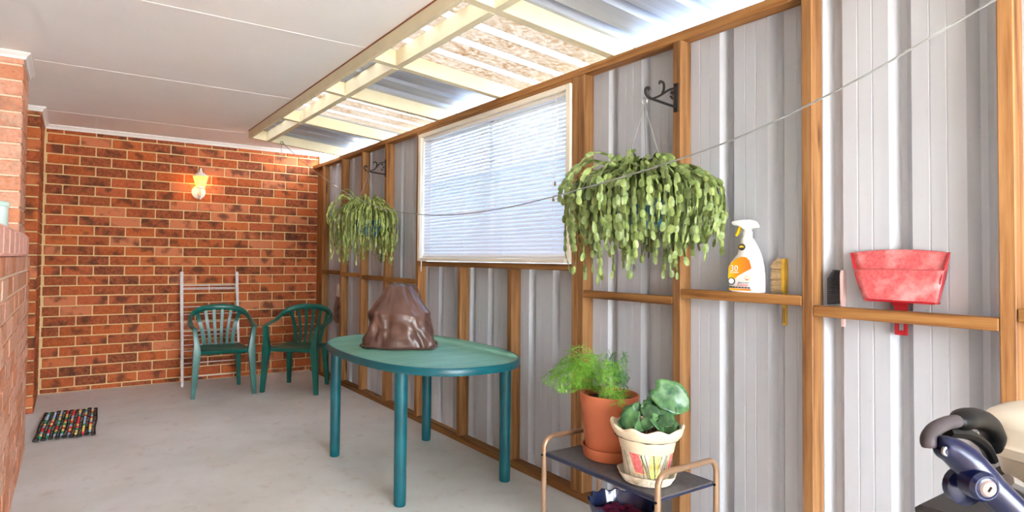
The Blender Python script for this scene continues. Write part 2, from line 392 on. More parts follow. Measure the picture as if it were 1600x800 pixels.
wn = struct(link('window_2', None), 'white framed house window above the brick sill')
mb = MB()
for y0, y1, z0, z1 in ((YN, 3.94, 1.272, 1.32), (YN, 3.94, 2.2, CZ), (3.89, 3.94, 1.32, 2.2), (YN, YN+.05, 1.32, 2.2), (1.65, 1.7, 1.32, 2.2)): mb.box(-.5, -.45, y0, y1, z0, z1)
mb.build('window_frame', M_white, wn)
for y0, y1 in ((YN+.05, 1.65), (1.7, 3.89)):
    mb = MB(); mb.box(-.478, -.472, y0, y1, 1.32, 2.2); mb.build('pane', M_glass, wn)
mb = MB(); mb.box(-.58, -.56, YN, 3.94, 1.27, CZ); mb.build('curtain', M_creamw, wn)
# ceiling
mb = MB(); mb.box(-.62, 1.289, YN, D+.02, CZ, CZ+.016); mb.box(1.289, 2.24, 5.262, D+.02, CZ, CZ+.016)
ce = mb.build('ceiling', M_ceil); struct(ce, 'flat white painted sheet ceiling with thin joint strips')
for y in (5.40, 4.04, 2.84, 1.64, .44):
    mb = MB(); mb.cbox(-.2 if y > 2 else -.5, 1.285, y-.008, y+.008, CZ-.0018, CZ+.001, .0006); mb.build('joint_strip', M_ceil, ce)
mb = MB(); mb.cbox(.136, .158, 5.411, 5.94, CZ-.0018, CZ+.001, .0006); mb.build('joint_strip', M_ceil, ce)
def cornice(name, path, lab):
    mb = MB(); h = .036
    prof = [(0, -h), (.008, -h), (.012, -h*.65), (.024, -h*.35), (.03, -.008), (.03, 0), (0, 0)]
    rings = []
    n = len(path)
    for i, (x, y) in enumerate(path):
        def nrm(a, b):
            d = Vector((b[0]-a[0], b[1]-a[1])).normalized(); return Vector((d.y, -d.x))
        if 0 < i < n-1:
            a = nrm(path[i-1], path[i]); b = nrm(path[i], path[i+1]); q = (a+b)/(1+a.dot(b))
        else: q = nrm(path[max(i-1, 0)], path[min(i+1, n-1)])
        rings.append([(x+q.x*u, y+q.y*u, CZ-.001+v) for u, v in prof])
    mb.loft(rings); struct(mb.build(name, M_white), lab)
cornice('trim_1', [(-.6, 5.298), (-.21, 5.298), (-.21, D-.004), (2.2, D-.004)], 'white cornice along the red brick end wall')
cornice('trim_2', [(-.45, 3.936), (-.24, 3.936), (-.24, 4.36), (-.45, 4.36)], 'white cornice around the near brick pier')
mb = MB(); mb.cbox(2.195, 2.222, D-.03, D+.01, 2.13, 2.262, .002); struct(mb.build('trim_3', M_cream), 'small cream end block above the corner stud')

# ------------------------------------------------------------------ patio roof
def zb(x): return 2.12+.09*(W-x)
pr = struct(link('patio_roof', None), 'lean-to roof of cream rafters with metal and translucent sheets')
mb = MB(); mb.cbox(1.290, 1.314, YN, 5.262, 2.195, 2.275, .002); mb.build('fascia', M_cream, pr)
mb = MB(); mb.box(1.286, 1.2905, YN, 5.262, CZ-.006, CZ+.001); mb.build('edge_strip', M_brownline, pr)
RY = [5.22, 4.34, 3.47, 2.78, 1.92, 1.05, .2, -.65, -1.5, -2.35, -3.2]
def xbeam(y0, y1, x0, x1, h):
    mb = MB(); r = []
    for x in (x0, x1): r.append([(x, y0, zb(x)), (x, y1, zb(x)), (x, y1, zb(x)+h), (x, y0, zb(x)+h)])
    mb.loft(r); return mb
for y in RY: xbeam(y, y+.042, 1.314, 2.26, .08).build('rafter', M_cream, pr)
for a, b in zip(RY[:-1], RY[1:]):
    mb = MB(); x0, x1 = 1.435, 1.475
    mb.loft([[(x0, y, zb(x0)-.004), (x1, y, zb(x0)-.004), (x1, y, zb(x1)+.078), (x0, y, zb(x0)+.078)] for y in (b+.042, a)]); mb.build('batten', M_cream, pr)
def roofsheet(y0, y1, mat, name, nx=2):
    mb = MB(); p = .19; k = math.floor(y0/p)*p-p; raw = []
    while k < y1+p:
        for dy, h in ((0, 0), (.125, 0), (.143, .03), (.172, .03)): raw.append((k+dy, h))
        k += p
    def at_(y):
        for (a, da), (b, db) in zip(raw, raw[1:]):
            if a <= y <= b: return da+(db-da)*(y-a)/(b-a)
        return 0
    pts = [(y0, at_(y0))]+[(q, h) for q, h in raw if y0+.001 < q < y1-.001]+[(y1, at_(y1))]
    r = []
    for x in (1.316, 2.52): r.append([(x, q, zb(x)+.082+h) for q, h in pts])
    mb.loft(r, False, False)
    if mat is M_fib: mb.m = [1 if pts[i][1]+pts[i+1][1] > .01 else 0 for i in range(len(pts)-1)]
    o = mb.build(name, [mat, M_fibc], pr)
    md = o.modifiers.new('t', 'SOLIDIFY'); md.thickness = .0012; md.offset = 1
roofsheet(4.345, 5.26, M_roof, 'metal_roof_sheet'); roofsheet(3.475, 4.375, M_fib, 'translucent_roof_sheet')
roofsheet(2.79, 3.505, M_roof, 'metal_roof_sheet'); roofsheet(1.925, 2.82, M_fib, 'translucent_roof_sheet')
roofsheet(1.06, 1.955, M_roof, 'metal_roof_sheet'); roofsheet(.21, 1.09, M_fib, 'translucent_roof_sheet'); roofsheet(-.64, .24, M_roof, 'metal_roof_sheet'); roofsheet(-1.49, -.61, M_fib, 'translucent_roof_sheet'); roofsheet(-2.34, -1.46, M_roof, 'metal_roof_sheet'); roofsheet(YN, -2.31, M_fib, 'translucent_roof_sheet')

# ------------------------------------------------------------------ right wall
wr = struct(link('wall_right', None, None, (0, 0, 0)), 'timber stud wall clad with ribbed pale grey steel sheets')
PX = W+.071
def clad(y0, y1, z0, z1):
    mb = MB(); pts = []; n0 = math.floor((y0-.6)/.193)-1
    for n in range(n0, n0+60):
        b = .6+.193*n
        for dy, dx in ((0, 0), (.022, .032), (.040, .032), (.062, 0), (.104, 0), (.107, .0012), (.110, 0), (.146, 0), (.149, .0012), (.152, 0)): pts.append((b+dy, dx))
    q = [(y, d) for y, d in pts if y0 < y < y1]
    def at(y):
        for (a, da), (b, db) in zip(pts, pts[1:]):
            if a <= y <= b: return da+(db-da)*(y-a)/(b-a)
        return 0
    q = [(y0, at(y0))]+q+[(y1, at(y1))]
    mb.loft([[(PX+d, y, z) for y, d in q] for z in (z0, z1)], False, False)
    o = mb.build('cladding_sheet', M_clad, wr); md = o.modifiers.new('t', 'SOLIDIFY'); md.thickness = .0012; md.offset = -1
edges = [YN, -2.146, -1.374, -.602, .17, .945, 1.717, 2.155]
for a, b in zip(edges, edges[1:]): clad(a, b+.004, .01, 2.118)
clad(2.155, 2.489, .01, 1.14); clad(2.485, 3.261, .01, 1.14); clad(3.257, 3.80, .01, 1.14); clad(3.80, 4.033, .01, 2.118)
clad(4.029, 4.805, .01, 2.118); clad(4.801, 5.577, .01, 2.118); clad(5.573, 5.98, .01, 2.118)
def tim(name, y0, y1, z0, z1, mat, x0=W, x1=W+.07):
    mb = MB(); mb.cbox(x0, x1, y0, y1, z0, z1, .0025); return mb.build(name, mat, wr)
for y0, y1, in ((.541, .576), (1.05, 1.085), (1.562, 1.600), (2.150, 2.188), (2.108, 2.147), (3.732, 3.771), (4.255, 4.292), (4.715, 4.75), (5.16, 5.196), (5.655, 5.695), (.03, .065), (-.47, -.435), (-.97, -.935), (-1.47, -1.435), (-2.0, -1.965), (-2.5, -2.465), (-3.0, -2.965)):
    tim('stud', y0, y1, .0375, 2.083, M_studw)
for y0, y1 in ((3.182, 3.217), (2.662, 2.702)): tim('stud', y0, y1, .0375, 1.112, M_studw)
tim('top_plate', YN, 5.97, 2.083, 2.119, M_platew); tim('bottom_plate', YN, 5.97, 0, .037, M_platew)
tim('window_head', 2.190, 3.73, 2.060, 2.0825, M_platew); tim('window_sill_timber', 2.189, 3.731, 1.113, 1.147, M_platew)
for y0, y1, zt in ((.066, .54, 1.05), (.577, 1.049, 1.022), (1.086, 1.561, 1.053), (1.601, 2.107, 1.020), (3.772, 4.254, 1.016), (4.293, 4.714, 1.020), (4.751, 5.159, 1.035), (5.197, 5.654, 1.045)):
    tim('noggin', y0, y1, zt-.036, zt, M_platew, W, W+.044)
tim('end_stud', 5.70, 5.975, .038, 2.08, M_studw, W+.055, W+.069)
# steel fence added outside the window to shade the blind
fn = thing('shade_fence', 'blue-grey steel fence added outside to shade the window and blind', 'fence', (3.45, 2.4, -.125))
M_shade_fence = flatm('shade_fence_steel', (150, 168, 186), .5)
for i in range(9):
    mb = MB(); y = -3.6+i*.8; pts = []
    for k in range(4): pts += [(y+k*.2, 0), (y+k*.2+.08, 0), (y+k*.2+.1, .03), (y+k*.2+.18, .03)]
    pts.append((y+.8, 0)); mb.loft([[(d, q, z) for q, d in pts] for z in (.02, 2.15)], False, False)
    o = mb.build('shade_fence_panel', M_shade_fence, fn); md = o.modifiers.new('t', 'SOLIDIFY'); md.thickness = .001
for z in (.02, 2.12):
    mb = MB(); mb.cbox(-.02, .05, -3.6, 3.6, z, z+.05, .004); mb.build('shade_fence_rail', M_shade_fence, fn)
# window in the right wall
wi = struct(link('window_1', None), 'cream aluminium window behind the venetian blind')
y0, y1, z0, z1 = 2.191, 3.730, 1.149, 2.058; t = .034
for a, b, c, d in ((y0, y0+t, z0, z1), (y1-t, y1, z0, z1), (y0+t, y1-t, z0, z0+t*.7), (y0+t, y1-t, z1-t*.8, z1)):
    mb = MB(); mb.cbox(W-.012, W+.085, a, b, c, d, .003); mb.build('window_frame', M_creamw, wi)
for a, b in ((y0+t, 2.985), (2.935, y1-t)):
    mb = MB(); xs = W+.062 if a > 2.5 else W+.075
    for p, q, r, s in ((a, a+.03, z0+.024, z1-.028), (b-.03, b, z0+.024, z1-.028), (a, b, z0+.024, z0+.05), (a, b, z1-.05, z1-.028)): mb.box(xs, xs+.012, p, q, r, s)
    fr = mb.build('sash', M_creamw, wi)
    mb = MB(); mb.box(xs+.004, xs+.008, a+.03, b-.03, z0+.05, z1-.05); mb.build('pane', M_glass, fr)
# venetian blind
vb = thing('venetian_blind', 'white venetian blind lowered over the window in the stud wall', 'blind', (W+.022, 2.96, 1.175))
by0, by1 = -.728, .728
mb = MB(); mb.cbox(-.014, .014, by0, by1, .832, .856, .003); mb.build('head_rail', M_white, vb)
mb = MB(); mb.cbox(-.012, .012, by0, by1, .0, .016, .003); mb.build('bottom_rail', M_white, vb)
mb = MB(); a = rad(61); rr = []
for i in range(5):
    u = (i/4-.5)*.0255; hgt = .0022*(1-(2*(i/4-.5))**2)
    rr.append((u*cos(a)+hgt*-sin(a), u*sin(a)+hgt*cos(a)))
mb.loft([[(x, y, z) for x, z in rr] for y in (by0, by1)], False, False); sm = mb.mesh('slat', M_slat, True)
ns = 36
for i in range(ns): link('slat', sm, vb, (0, 0, .028+i*(.805/ns)))
for y in (-.62, -.2, .2, .62):
    mb = MB(); mb.tube([(-.0145, y, .01), (-.0145, y, .84)], .0007, 4); mb.build('ladder_cord', M_white, vb)
mb = MB(); mb.tube([(-.02, .715, .84), (-.024, .72, .4), (-.026, .722, -.10)], .0035, 6); mb.build('tilt_wand', M_white, vb, True)
for dy, l in ((0, .44), (.012, .52)):
    mb = MB(); mb.tube(spl([(-.02, -.655+dy, .84), (-.024, -.655-dy*2, .84-l*.3), (-.024, -.65+dy*3, .84-l*.55), (-.024, -.652+dy, .84-l)], 5), .0012, 5)
    oc = mb.build('pull_cord', M_creamw, vb)
    mb = MB(); mb.lathe([(.002, 0), (.006, -.012), (.007, -.024), (.003, -.026)], 8, (-.024, -.652+dy, .84-l)); mb.build('tassel', M_stalk, oc, True)

# ------------------------------------------------------------------ wall lantern
lt = thing('wall_lantern', 'white coach lantern glowing amber on the red brick wall', 'lamp', (1.012, D, 1.70))
mb = MB(); mb.tube([(0, -.001, .07), (0, -.012, .07), (0, -.018, .07)], [.062, .062, .045], 20); mb.build('back_plate', M_white, lt, True)
mb = MB(); mb.tube(spl([(0, -.015, .07), (0, -.05, .03), (0, -.09, .015), (0, -.10, .06), (0, -.10, .10)], 5), .010, 8); mb.lathe([(.004, -.025), (.012, -.018), (.006, -.008), (.016, 0), (.008, .012)], 10, (0, -.1, .02)); mb.build('arm', M_white, lt, True)
mb = MB(); mb.lathe([(.014, .095), (.036, .10), (.038, .108), (.03, .112)], 6, (0, -.1, 0)); mb.build('lantern_base', M_white, lt)
for k in range(6):
    a0, a1 = 2*pi*k/6, 2*pi*(k+1)/6; mb = MB()
    q = [(.034*cos(a0), .034*sin(a0), .112), (.034*cos(a1), .034*sin(a1), .112), (.064*cos(a1), .064*sin(a1), .205), (.064*cos(a0), .064*sin(a0), .205)]
    q = [(x, y-.1, z) for x, y, z in q]; mb.add(q, [(0, 1, 2, 3)]); mb.build('pane', M_amber, lt)
    mb = MB(); mb.tube([(.035*cos(a0), .035*sin(a0)-.1, .11), (.066*cos(a0), .066*sin(a0)-.1, .207)], .0035, 6); mb.build('glazing_bar', M_white, lt)
mb = MB(); mb.lathe([(.06, .203), (.076, .207), (.05, .228), (.022, .246), (.014, .25), (.018, .258), (.009, .268), (.012, .276), (.003, .288)], 6, (0, -.1, 0)); mb.build('roof_cap', M_white, lt)
mb = MB(); mb.lathe([(.008, .112), (.01, .135), (.02, .155), (.017, .175), (.004, .185)], 12, (0, -.1, 0)); mb.build('bulb', M_bulb, lt, True)
pl = bpy.data.lights.new('lantern_light', 'POINT'); pl.energy = .42; pl.color = (1, .62, .25); pl.shadow_soft_size = .03
po = bpy.data.objects.new('lantern_light', pl); COL.objects.link(po); po.parent = lt; po.location = (0, -.1, .16)

# ------------------------------------------------------------------ green table
tb = thing('plastic_table', 'green oval plastic table with round legs in front of the window', 'table', (1.658, 2.919, 0))
def sup(a, b, n, z, N=72):
    r = []
    for k in range(N):
        t = 2*pi*k/N; c, s = cos(t), sin(t)
        r.append((b*math.copysign(abs(c)**(2/n), c), a*math.copysign(abs(s)**(2/n), s), z))
    return r
A, B, NN = .672, .427, 2.5
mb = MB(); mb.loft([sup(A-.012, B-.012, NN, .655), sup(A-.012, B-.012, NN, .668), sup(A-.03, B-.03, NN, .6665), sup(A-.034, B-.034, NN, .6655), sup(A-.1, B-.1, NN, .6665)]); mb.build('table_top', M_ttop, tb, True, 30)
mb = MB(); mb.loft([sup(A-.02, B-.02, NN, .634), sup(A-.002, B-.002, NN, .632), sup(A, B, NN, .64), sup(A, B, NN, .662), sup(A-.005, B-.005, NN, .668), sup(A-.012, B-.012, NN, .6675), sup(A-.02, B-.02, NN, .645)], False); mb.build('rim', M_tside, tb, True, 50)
for sx in (-1, 1):
    for sy in (-1, 1):
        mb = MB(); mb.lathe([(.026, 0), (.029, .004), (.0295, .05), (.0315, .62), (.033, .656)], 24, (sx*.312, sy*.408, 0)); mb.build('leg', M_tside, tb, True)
# brown vinyl cover
cv = thing('vinyl_cover', 'crumpled brown vinyl cover standing like a tent on the green table', 'cover', (1.615, 3.03, .6695))
rings = []; N = 96; H = .34
cr = Vector((.851, -.525)); cf = Vector((-.525, -.851))
for i in range(29):
    t = i/28; z = H*t
    rx = .208*(1-t)+.0 if 0 else (.205-.07*t if t < .55 else .1665-(t-.55)/.45*.098)
    ry = (.175-.05*t if t < .55 else .1475-(t-.55)/.45*.118)
    e = 3.2-1.0*t; rg = []
    for k in range(N):
        a = 2*pi*k/N; c, s = cos(a), sin(a)
        fold = 1+(.12*(1-t)*noise.noise(Vector((c*1.7, s*1.7, z*3+3)))+.11*noise.noise(Vector((c*3.0+5, s*3.0, z*12)))+.07*noise.noise(Vector((c*6, s*6, z*22+9)))+.035*(1-t)**1.5*sin(7*a+2.5*sin(2*a)))
        if .5 < t < .62: fold *= 1+.03*sin((t-.5)/.12*pi)
        u = rx*math.copysign(abs(c)**(2/e), c)*fold; v = ry*math.copysign(abs(s)**(2/e), s)*fold
        zz = z + (.012*noise.noise(Vector((c*2, s*2, 7)))*(1 if t > .3 else 0)) + (.012*max(0, sin(3*a+1)) if i == 0 else 0)
        P = cr*u+cf*v; rg.append((P.x-.01*t, P.y, zz))
    rings.append(rg)
mb = MB(); mb.loft(rings); cvb = mb.build('cover_shell', M_vinyl, cv, True, 80)
hm = [Vector(p)*1.0 for p in rings[0]]; mb = MB(); mb.tube([(p.x*1.03, p.y*1.03, max(.006, p.z)) for p in hm]+[(hm[0].x*1.03, hm[0].y*1.03, max(.006, hm[0].z))], .005, 5); mb.build('hem', M_vinyl, cv, True)
mb = MB()
tp = cr*.055
mb.tube(spl([(tp.x-.03, tp.y, H-.015), (tp.x, tp.y, H+.008), (tp.x+.03, tp.y-.02, H-.005), (tp.x+.05, tp.y-.04, H-.07)], 5), .004, 6); mb.build('drawstring', M_vinyl, cv, True)

# ------------------------------------------------------------------ green chairs
def chair(loc, rz, label):
    ch = thing('plastic_chair', label, 'chair', loc, rz, 'green plastic armchairs by the brick wall')
    # seat
    mb = MB(); rows = []; bot = []
    for i in range(9):
        v = i/8; y = -.205+.395*v; hw = .212-.05*v
        row = []
        for j in range(11):
            u = j/10*2-1; z = .392-.014*(1-u*u)*sin(pi*min(1, v*1.1))-.010*v
            if i == 0: z -= .012; 
            row.append((u*hw, y+(.012*(u*u) if i == 0 else 0), z))
        rows.append(row)
    fr = [(x, y+.004, z-.03) for x, y, z in rows[0]]
    mb.loft([fr]+rows, False, False); o = mb.build('seat', M_green, ch, True, 60)
    md = o.modifiers.new('t', 'SOLIDIFY'); md.thickness = .006; md.offset = -1
    for s in (-1, 1):
        mb = MB(); mb.loft([[(s*(.2-.045*v), -.2+.385*v, .39-.01*v), (s*(.218-.045*v), -.2+.385*v, .392-.01*v), (s*(.218-.045*v), -.2+.385*v, .36), (s*(.2-.045*v), -.2+.385*v, .362)] for v in (0, .5, 1)]); mb.build('seat_apron', M_green, ch)
        # front leg with arm post
        pts = [(.244, -.215, 0), (.231, -.207, .18), (.217, -.2, .37), (.220, -.198, .44), (.232, -.19, .53), (.236, -.182, .565)]
        wd = [(.016, .015), (.022, .02), (.030, .030), (.022, .026), (.017, .022), (.014, .02)]
        rg = []
        for (x, y, z), (a, b) in zip(pts, wd):
            rg.append([(s*(x-a), y-b, z), (s*(x-a*.2), y-b*1.1, z), (s*(x+a), y-b, z), (s*(x+a*1.1), y, z), (s*(x+a), y+b, z), (s*(x-a), y+b, z)])
        mb = MB(); mb.loft(rg); mb.build('leg', M_green, ch, True, 35)
        pts = [(.186, .215, 0), (.176, .195, .2), (.166, .178, .385)]; wd = [(.015, .015), (.019, .019), (.024, .022)]
        rg = [[(s*(x-a), y-b, z), (s*(x+a), y-b, z), (s*(x+a), y+b, z), (s*(x-a), y+b, z)] for (x, y, z), (a, b) in zip(pts, wd)]
        mb = MB(); mb.loft(rg); mb.build('leg', M_green, ch)
    # arm and top rail in one sweep
    half = [(.235, -.20, .562), (.250, -.12, .574), (.256, -.02, .584), (.250, .08, .606), (.235, .155, .644), (.18, .205, .683), (.10, .235, .704), (0, .245, .711)]
    path = spl(half+[(-x, y, z) for x, y, z in half[-2::-1]], 5); m_ = len(path); rg = []
    for i, p in enumerate(path):
        d = (path[min(i+1, m_-1)]-path[max(i-1, 0)]).normalized(); b_ = abs(i/(m_-1)*2-1)
        out = Vector((d.y, -d.x, 0)).normalized() if True else None
        up = Vector((0, 0, 1)); up = (up-d*up.dot(d)).normalized(); side = d.cross(up)
        k = min(1, max(0, (b_-.35)/.35))   # 0 at the back (upright band), 1 at the arms (flat band)
        hv = .026*(1-k)+.011*k; hs = .011*(1-k)+.024*k
        rg.append([p+side*hs*cos(2*pi*q/8)+up*hv*sin(2*pi*q/8) for q in range(8)])
    mb = MB(); mb.loft(rg); mb.build('arm_rail', M_green, ch, True, 60)
    # back slats
    for k in range(6):
        u = (k-2.5)/2.5
        p0 = Vector((u*.118, .178, .375)); p1 = Vector((u*.128, .205, .47)); p2 = Vector((u*.155, .225, .58)); p3 = Vector((u*.185, .242-.035*u*u, .695-.02*u*u))
        pp = spl([p0, p1, p2, p3], 4); rg = []
        for i, p in enumerate(pp):
            hw = .013 if k not in (0, 5) else .017; rg.append([p+Vector((-hw, 0, 0)), p+Vector((-hw, .006, 0)), p+Vector((hw, .006, 0)), p+Vector((hw, 0, 0))])
        mb = MB(); mb.loft(rg); mb.build('back_slat', M_green, ch)
    return ch
chair((1.128, 5.41, 0), rad(-4), 'green plastic armchair facing forward in front of the white clothes airer')
chair((1.752, 5.195, 0), rad(-41), 'green plastic armchair turned towards the left in the corner by the studs')

# ------------------------------------------------------------------ clothes airer
ar = thing('clothes_airer', 'folded white wire clothes airer leaning on brick wall behind chair', 'airer', (1.115, 5.80, 0))
for fr, (yb, yt, dx) in enumerate(((-.06, .135, 0), (-.005, .15, .014))):
    def ap(x, z): return (x, yb+(yt-yb)*z/1.02, z)
    for s in (-1, 1):
        mb = MB(); mb.tube([ap(s*.248+dx, .0), ap(s*.248+dx, 1.02)], .0085 if fr else .010, 8); mb.build('post', M_wwire, ar, True)
    for z in ((.895, .86, .70, .56, .48, .36, .20, .08) if fr == 0 else (.87, .63, .44, .30)):
        mb = MB(); mb.tube([ap(-.248+dx, z), ap(.248+dx, z)], .0035, 6); mb.build('rail', M_wwire, ar, True)

# ------------------------------------------------------------------ mat
mt = thing('door_mat', 'small black rubber link mat with coloured beads on the concrete floor', 'mat', (.01, 4.845, 0), rad(-3))
random.seed(3)
L = .37; BEADS = []
for q in range(4):
    mb = MB(); mb.ball((0, 0, 0), .0105, 8, 5, 0, (1.0, 1.7, 1.0)); BEADS.append(mb.mesh('bead', M_bead[q], True))
for k in range(9):
    x = -.155+.31*k/8; mb = MB(); pts = []
    n = 22; sh = random.uniform(-.02, .02)
    for i in range(n+1):
        t = i/n; pts.append((x-.010+.003*sin(9*t+k), -L+sh+2*L*t, .011))
    for i in range(n+1):
        t = 1-i/n; pts.append((x+.010+.003*sin(9*t+k+1), -L+sh+2*L*t, .011))
    pts.append(pts[0]); mb.tube(pts, .0062, 6); mb.build('rubber_loop', M_rubber, mt, True)
    if k < 8:
        for i in range(13):
            link('bead', BEADS[random.randrange(4)], mt, (x+.0195, -L+.05+sh+i*.053, .014))
mb = MB()
for i in range(5): mb.tube([(-.165, -L+.06+i*.155, .006), (.165, -L+.06+i*.155, .006)], .003, 5)
mb.build('cross_wire', M_rubber, mt)

# ------------------------------------------------------------------ hanging brackets and plants
def bracket(y, zlo, zhi, xt, label):
    b = thing('plant_bracket', label, 'bracket', (W, y, zlo))
    h = zhi-zlo; ln = W-xt
    mb = MB(); mb.cbox(-.006, -.0005, -.009, .009, 0, h, .001); mb.build('back_plate', M_black, b)
    mb = MB(); mb.tube([(-.003, 0, .02), (-ln+.01, 0, .032)], .0055, 8); mb.build('arm', M_black, b, True)
    mb = MB(); mb.tube(spl([(-ln+.01, 0, .032), (-ln-.008, 0, .037), (-ln-.022, 0, .05), (-ln-.022, 0, .068), (-ln-.006, 0, .073), (-ln-.002, 0, .062)], 4), .006, 8); mb.build('hook', M_black, b, True)
    mb = MB(); mb.tube(spl([(-.004, 0, h-.02), (-.05, 0, h-.035), (-ln*.6, 0, .055), (-ln+.02, 0, .034)], 4), .0045, 6); mb.build('brace', M_black, b, True)
    mb = MB(); mb.tube(spl([(-ln*.55, 0, .062), (-ln*.48, 0, .085), (-ln*.5, 0, .108), (-ln*.62, 0, .112), (-ln*.64, 0, .1)], 4), .005, 6); mb.build('scroll', M_black, b, True)
    for dx, dz, r in ((-.02, .05, .5), (-.028, .066, 2.2), (-.02, h-.035, -.6)):
        mb = MB(); pts = []
        d = Vector((cos(r+pi), 0, sin(r))); n = Vector((-d.z, 0, d.x))
        mb.loft([[Vector((dx, 0, dz))+d*u*.026+n*v*.009*s for v, s in ((-1, 1-abs(2*u-1)), (1, 1-abs(2*u-1)))]+[Vector((dx, .003, dz))+d*u*.026] for u in (.05, .3, .6, .95)]); mb.build('iron_leaf', M_black, b)
    return b
bracket(1.581, 1.785, 1.905, 1.958, 'black scrolled iron bracket on the stud near the spray bottle')
bracket(4.274, 1.815, 1.955, 1.965, 'black scrolled iron bracket on far stud beside the blind')

def cactus(name, label, loc, zring, mat, nst, rmax, seed, seg, slim, low, top):
    rnd = random.Random(seed)
    pt = thing(name, label, 'hanging plant', loc, 0, 'hanging cactus baskets')
    mb = MB(); mb.lathe([(.02, -.115), (.085, -.11), (.108, -.06), (.122, 0), (.126, .004), (.118, .006), (.10, -.04), (.02, -.05)], 28); mb.build('pot', M_bluepot, pt, True)
    mb = MB(); mb.lathe([(.01, -.02), (.112, -.022), (.11, -.03), (.01, -.03)], 20); mb.build('soil', M_soil, pt)
    mb = MB(); mb.tube([(.015*cos(2*pi*k/14), 0, zring+.015*sin(2*pi*k/14)) for k in range(15)], .0018, 6); mb.build('ring', M_steel, pt, True)
    for k in range(3):
        a = 2*pi*k/3+.6; mb = MB(); mb.tube([(.12*cos(a), .12*sin(a), .0), (0, 0, zring-.015)], .0022, 5); mb.build('hanging_wire', M_wire, pt)
    ow, ol = (.62, 1.0)
    for i in range(nst):
        a = 2*pi*((i*.618034) % 1)+rnd.uniform(-.1, .1)
        u = rnd.random()
        ro = .07+ (rmax-.07)*(u**.55); hang = low(a, rnd); tz = top*(1-.55*(ro/rmax)**1.6)*rnd.uniform(.82, 1.05)
        wig = rnd.uniform(-.25, .25)
        if i % 13 == 5: ro = rmax*1.04; hang = rnd.uniform(-.03, .05); tz *= 1.15
        def pol(r, q, z): return Vector((r*cos(q), r*sin(q), z))
        pts = [pol(.03+.03*rnd.random(), a, -.01), pol(ro*.35+.02, a, tz*.85), pol(ro*.72, a+wig*.2, tz*.98), pol(ro*.97, a+wig*.35, tz*.45), pol(ro*1.0, a+wig*.4, -hang*.35), pol(ro*rnd.uniform(.9, 1.0), a+wig*.4, -hang*.7), pol(ro*rnd.uniform(.86, 1.02), a+wig*.45, -hang)]
        if loc[0]+min(p.x for p in pts) > 9: continue
        for p in pts:
            lim = (W-.012)-loc[0]
            if p.x > lim: p.x = lim-rnd.uniform(0, .03)
        path = spl(pts, 10)
        # resample
        acc = 0; samples = [path[0]]
        for p, q in zip(path, path[1:]):
            acc += (q-p).length
            if acc >= seg: samples.append(q); acc = 0
        mb = MB()
        for j, (p, q) in enumerate(zip(samples, samples[1:])):
            d = (q-p).normalized(); ref = Vector((rnd.gauss(0, 1), rnd.gauss(0, 1), rnd.gauss(0, .3)))
            s_ = (ref-d*ref.dot(d)).normalized(); n_ = d.cross(s_); L_ = (q-p).length*1.12; w_ = seg*slim*rnd.uniform(.8, 1.15); th = seg*.10
            mid = (p+q)/2+Vector((rnd.gauss(0, .002), rnd.gauss(0, .002), 0))
            out = [(-.5, .28), (-.3, .78), (.05, 1.0), (.34, .86), (.5, .35)]
            ring = [mid+d*L_*a_+s_*w_*.5*b_ for a_, b_ in out]+[mid+d*L_*a_-s_*w_*.5*b_ for a_, b_ in out[::-1]]
            b0 = len(ring); vs = ring+[mid+n_*th, mid-n_*th]
            fs = [(k, (k+1) % b0, b0) for k in range(b0)]+[((k+1) % b0, k, b0+1) for k in range(b0)]
            mb.add(vs, fs)
        mb.build('stem', mat, pt)
    return pt
def low1(a, r):   # lower strands on the left and middle
    return r.uniform(.02, .16)+(.14*r.random() if r.random() < .3 else 0)
cactus('hanging_cactus', 'large trailing green cactus in a blue pot hanging between the near studs', (1.942, 1.592, 1.40), .404, M_cact1, 235, .322, 11, .027, .78, lambda a, r: r.choice([r.uniform(.02, .16), r.uniform(.08, .2), r.uniform(.12, .26), r.uniform(.16, .34 if sin(a) > -.2 else .2)]), .205)
cactus('hanging_cactus', 'smaller yellow-green trailing cactus hanging beside the far window edge', (1.968, 4.262, 1.45), .384, M_cact2, 180, .30, 23, .028, .52, lambda a, r: r.choice([r.uniform(.05, .2), r.uniform(.1, .26), r.uniform(.18, .36)]), .225)

# ------------------------------------------------------------------ clothesline wire
p0 = Vector((1.57, 5.218, 2.188)); pts = spl([(1.57, y, z) for y, z in ((5.218, 2.188), (4.65, 1.935), (4.183, 1.758), (3.756, 1.608), (3.348, 1.497), (3.007, 1.432), (2.524, 1.383), (2.054, 1.384), (1.626, 1.418), (1.074, 1.49), (.728, 1.58), (.426, 1.698), (.0, 1.87), (-.62, 2.16))], 6)
cl = thing('clothesline', 'slack grey clothesline wire strung across in front of the stud wall', 'clothesline', tuple(p0))
mb = MB(); mb.tube([q-p0 for q in pts], .0026, 6); mb.build('wire', M_wire, cl, True)
mb = MB(); mb.tube(spl([(0, .0, -.02), (-.006, -.003, -.05), (.0, 0, -.1), (.004, .0, -.16)], 4), .0025, 5); mb.build('loose_end', M_wire, cl)
mb = MB(); mb.tube([(.012*cos(q/3), 0, -.008+.012*sin(q/3)) for q in range(20)], .003, 6); mb.build('tie', flatm('green_tie', (70, 110, 80), .6), cl, True)

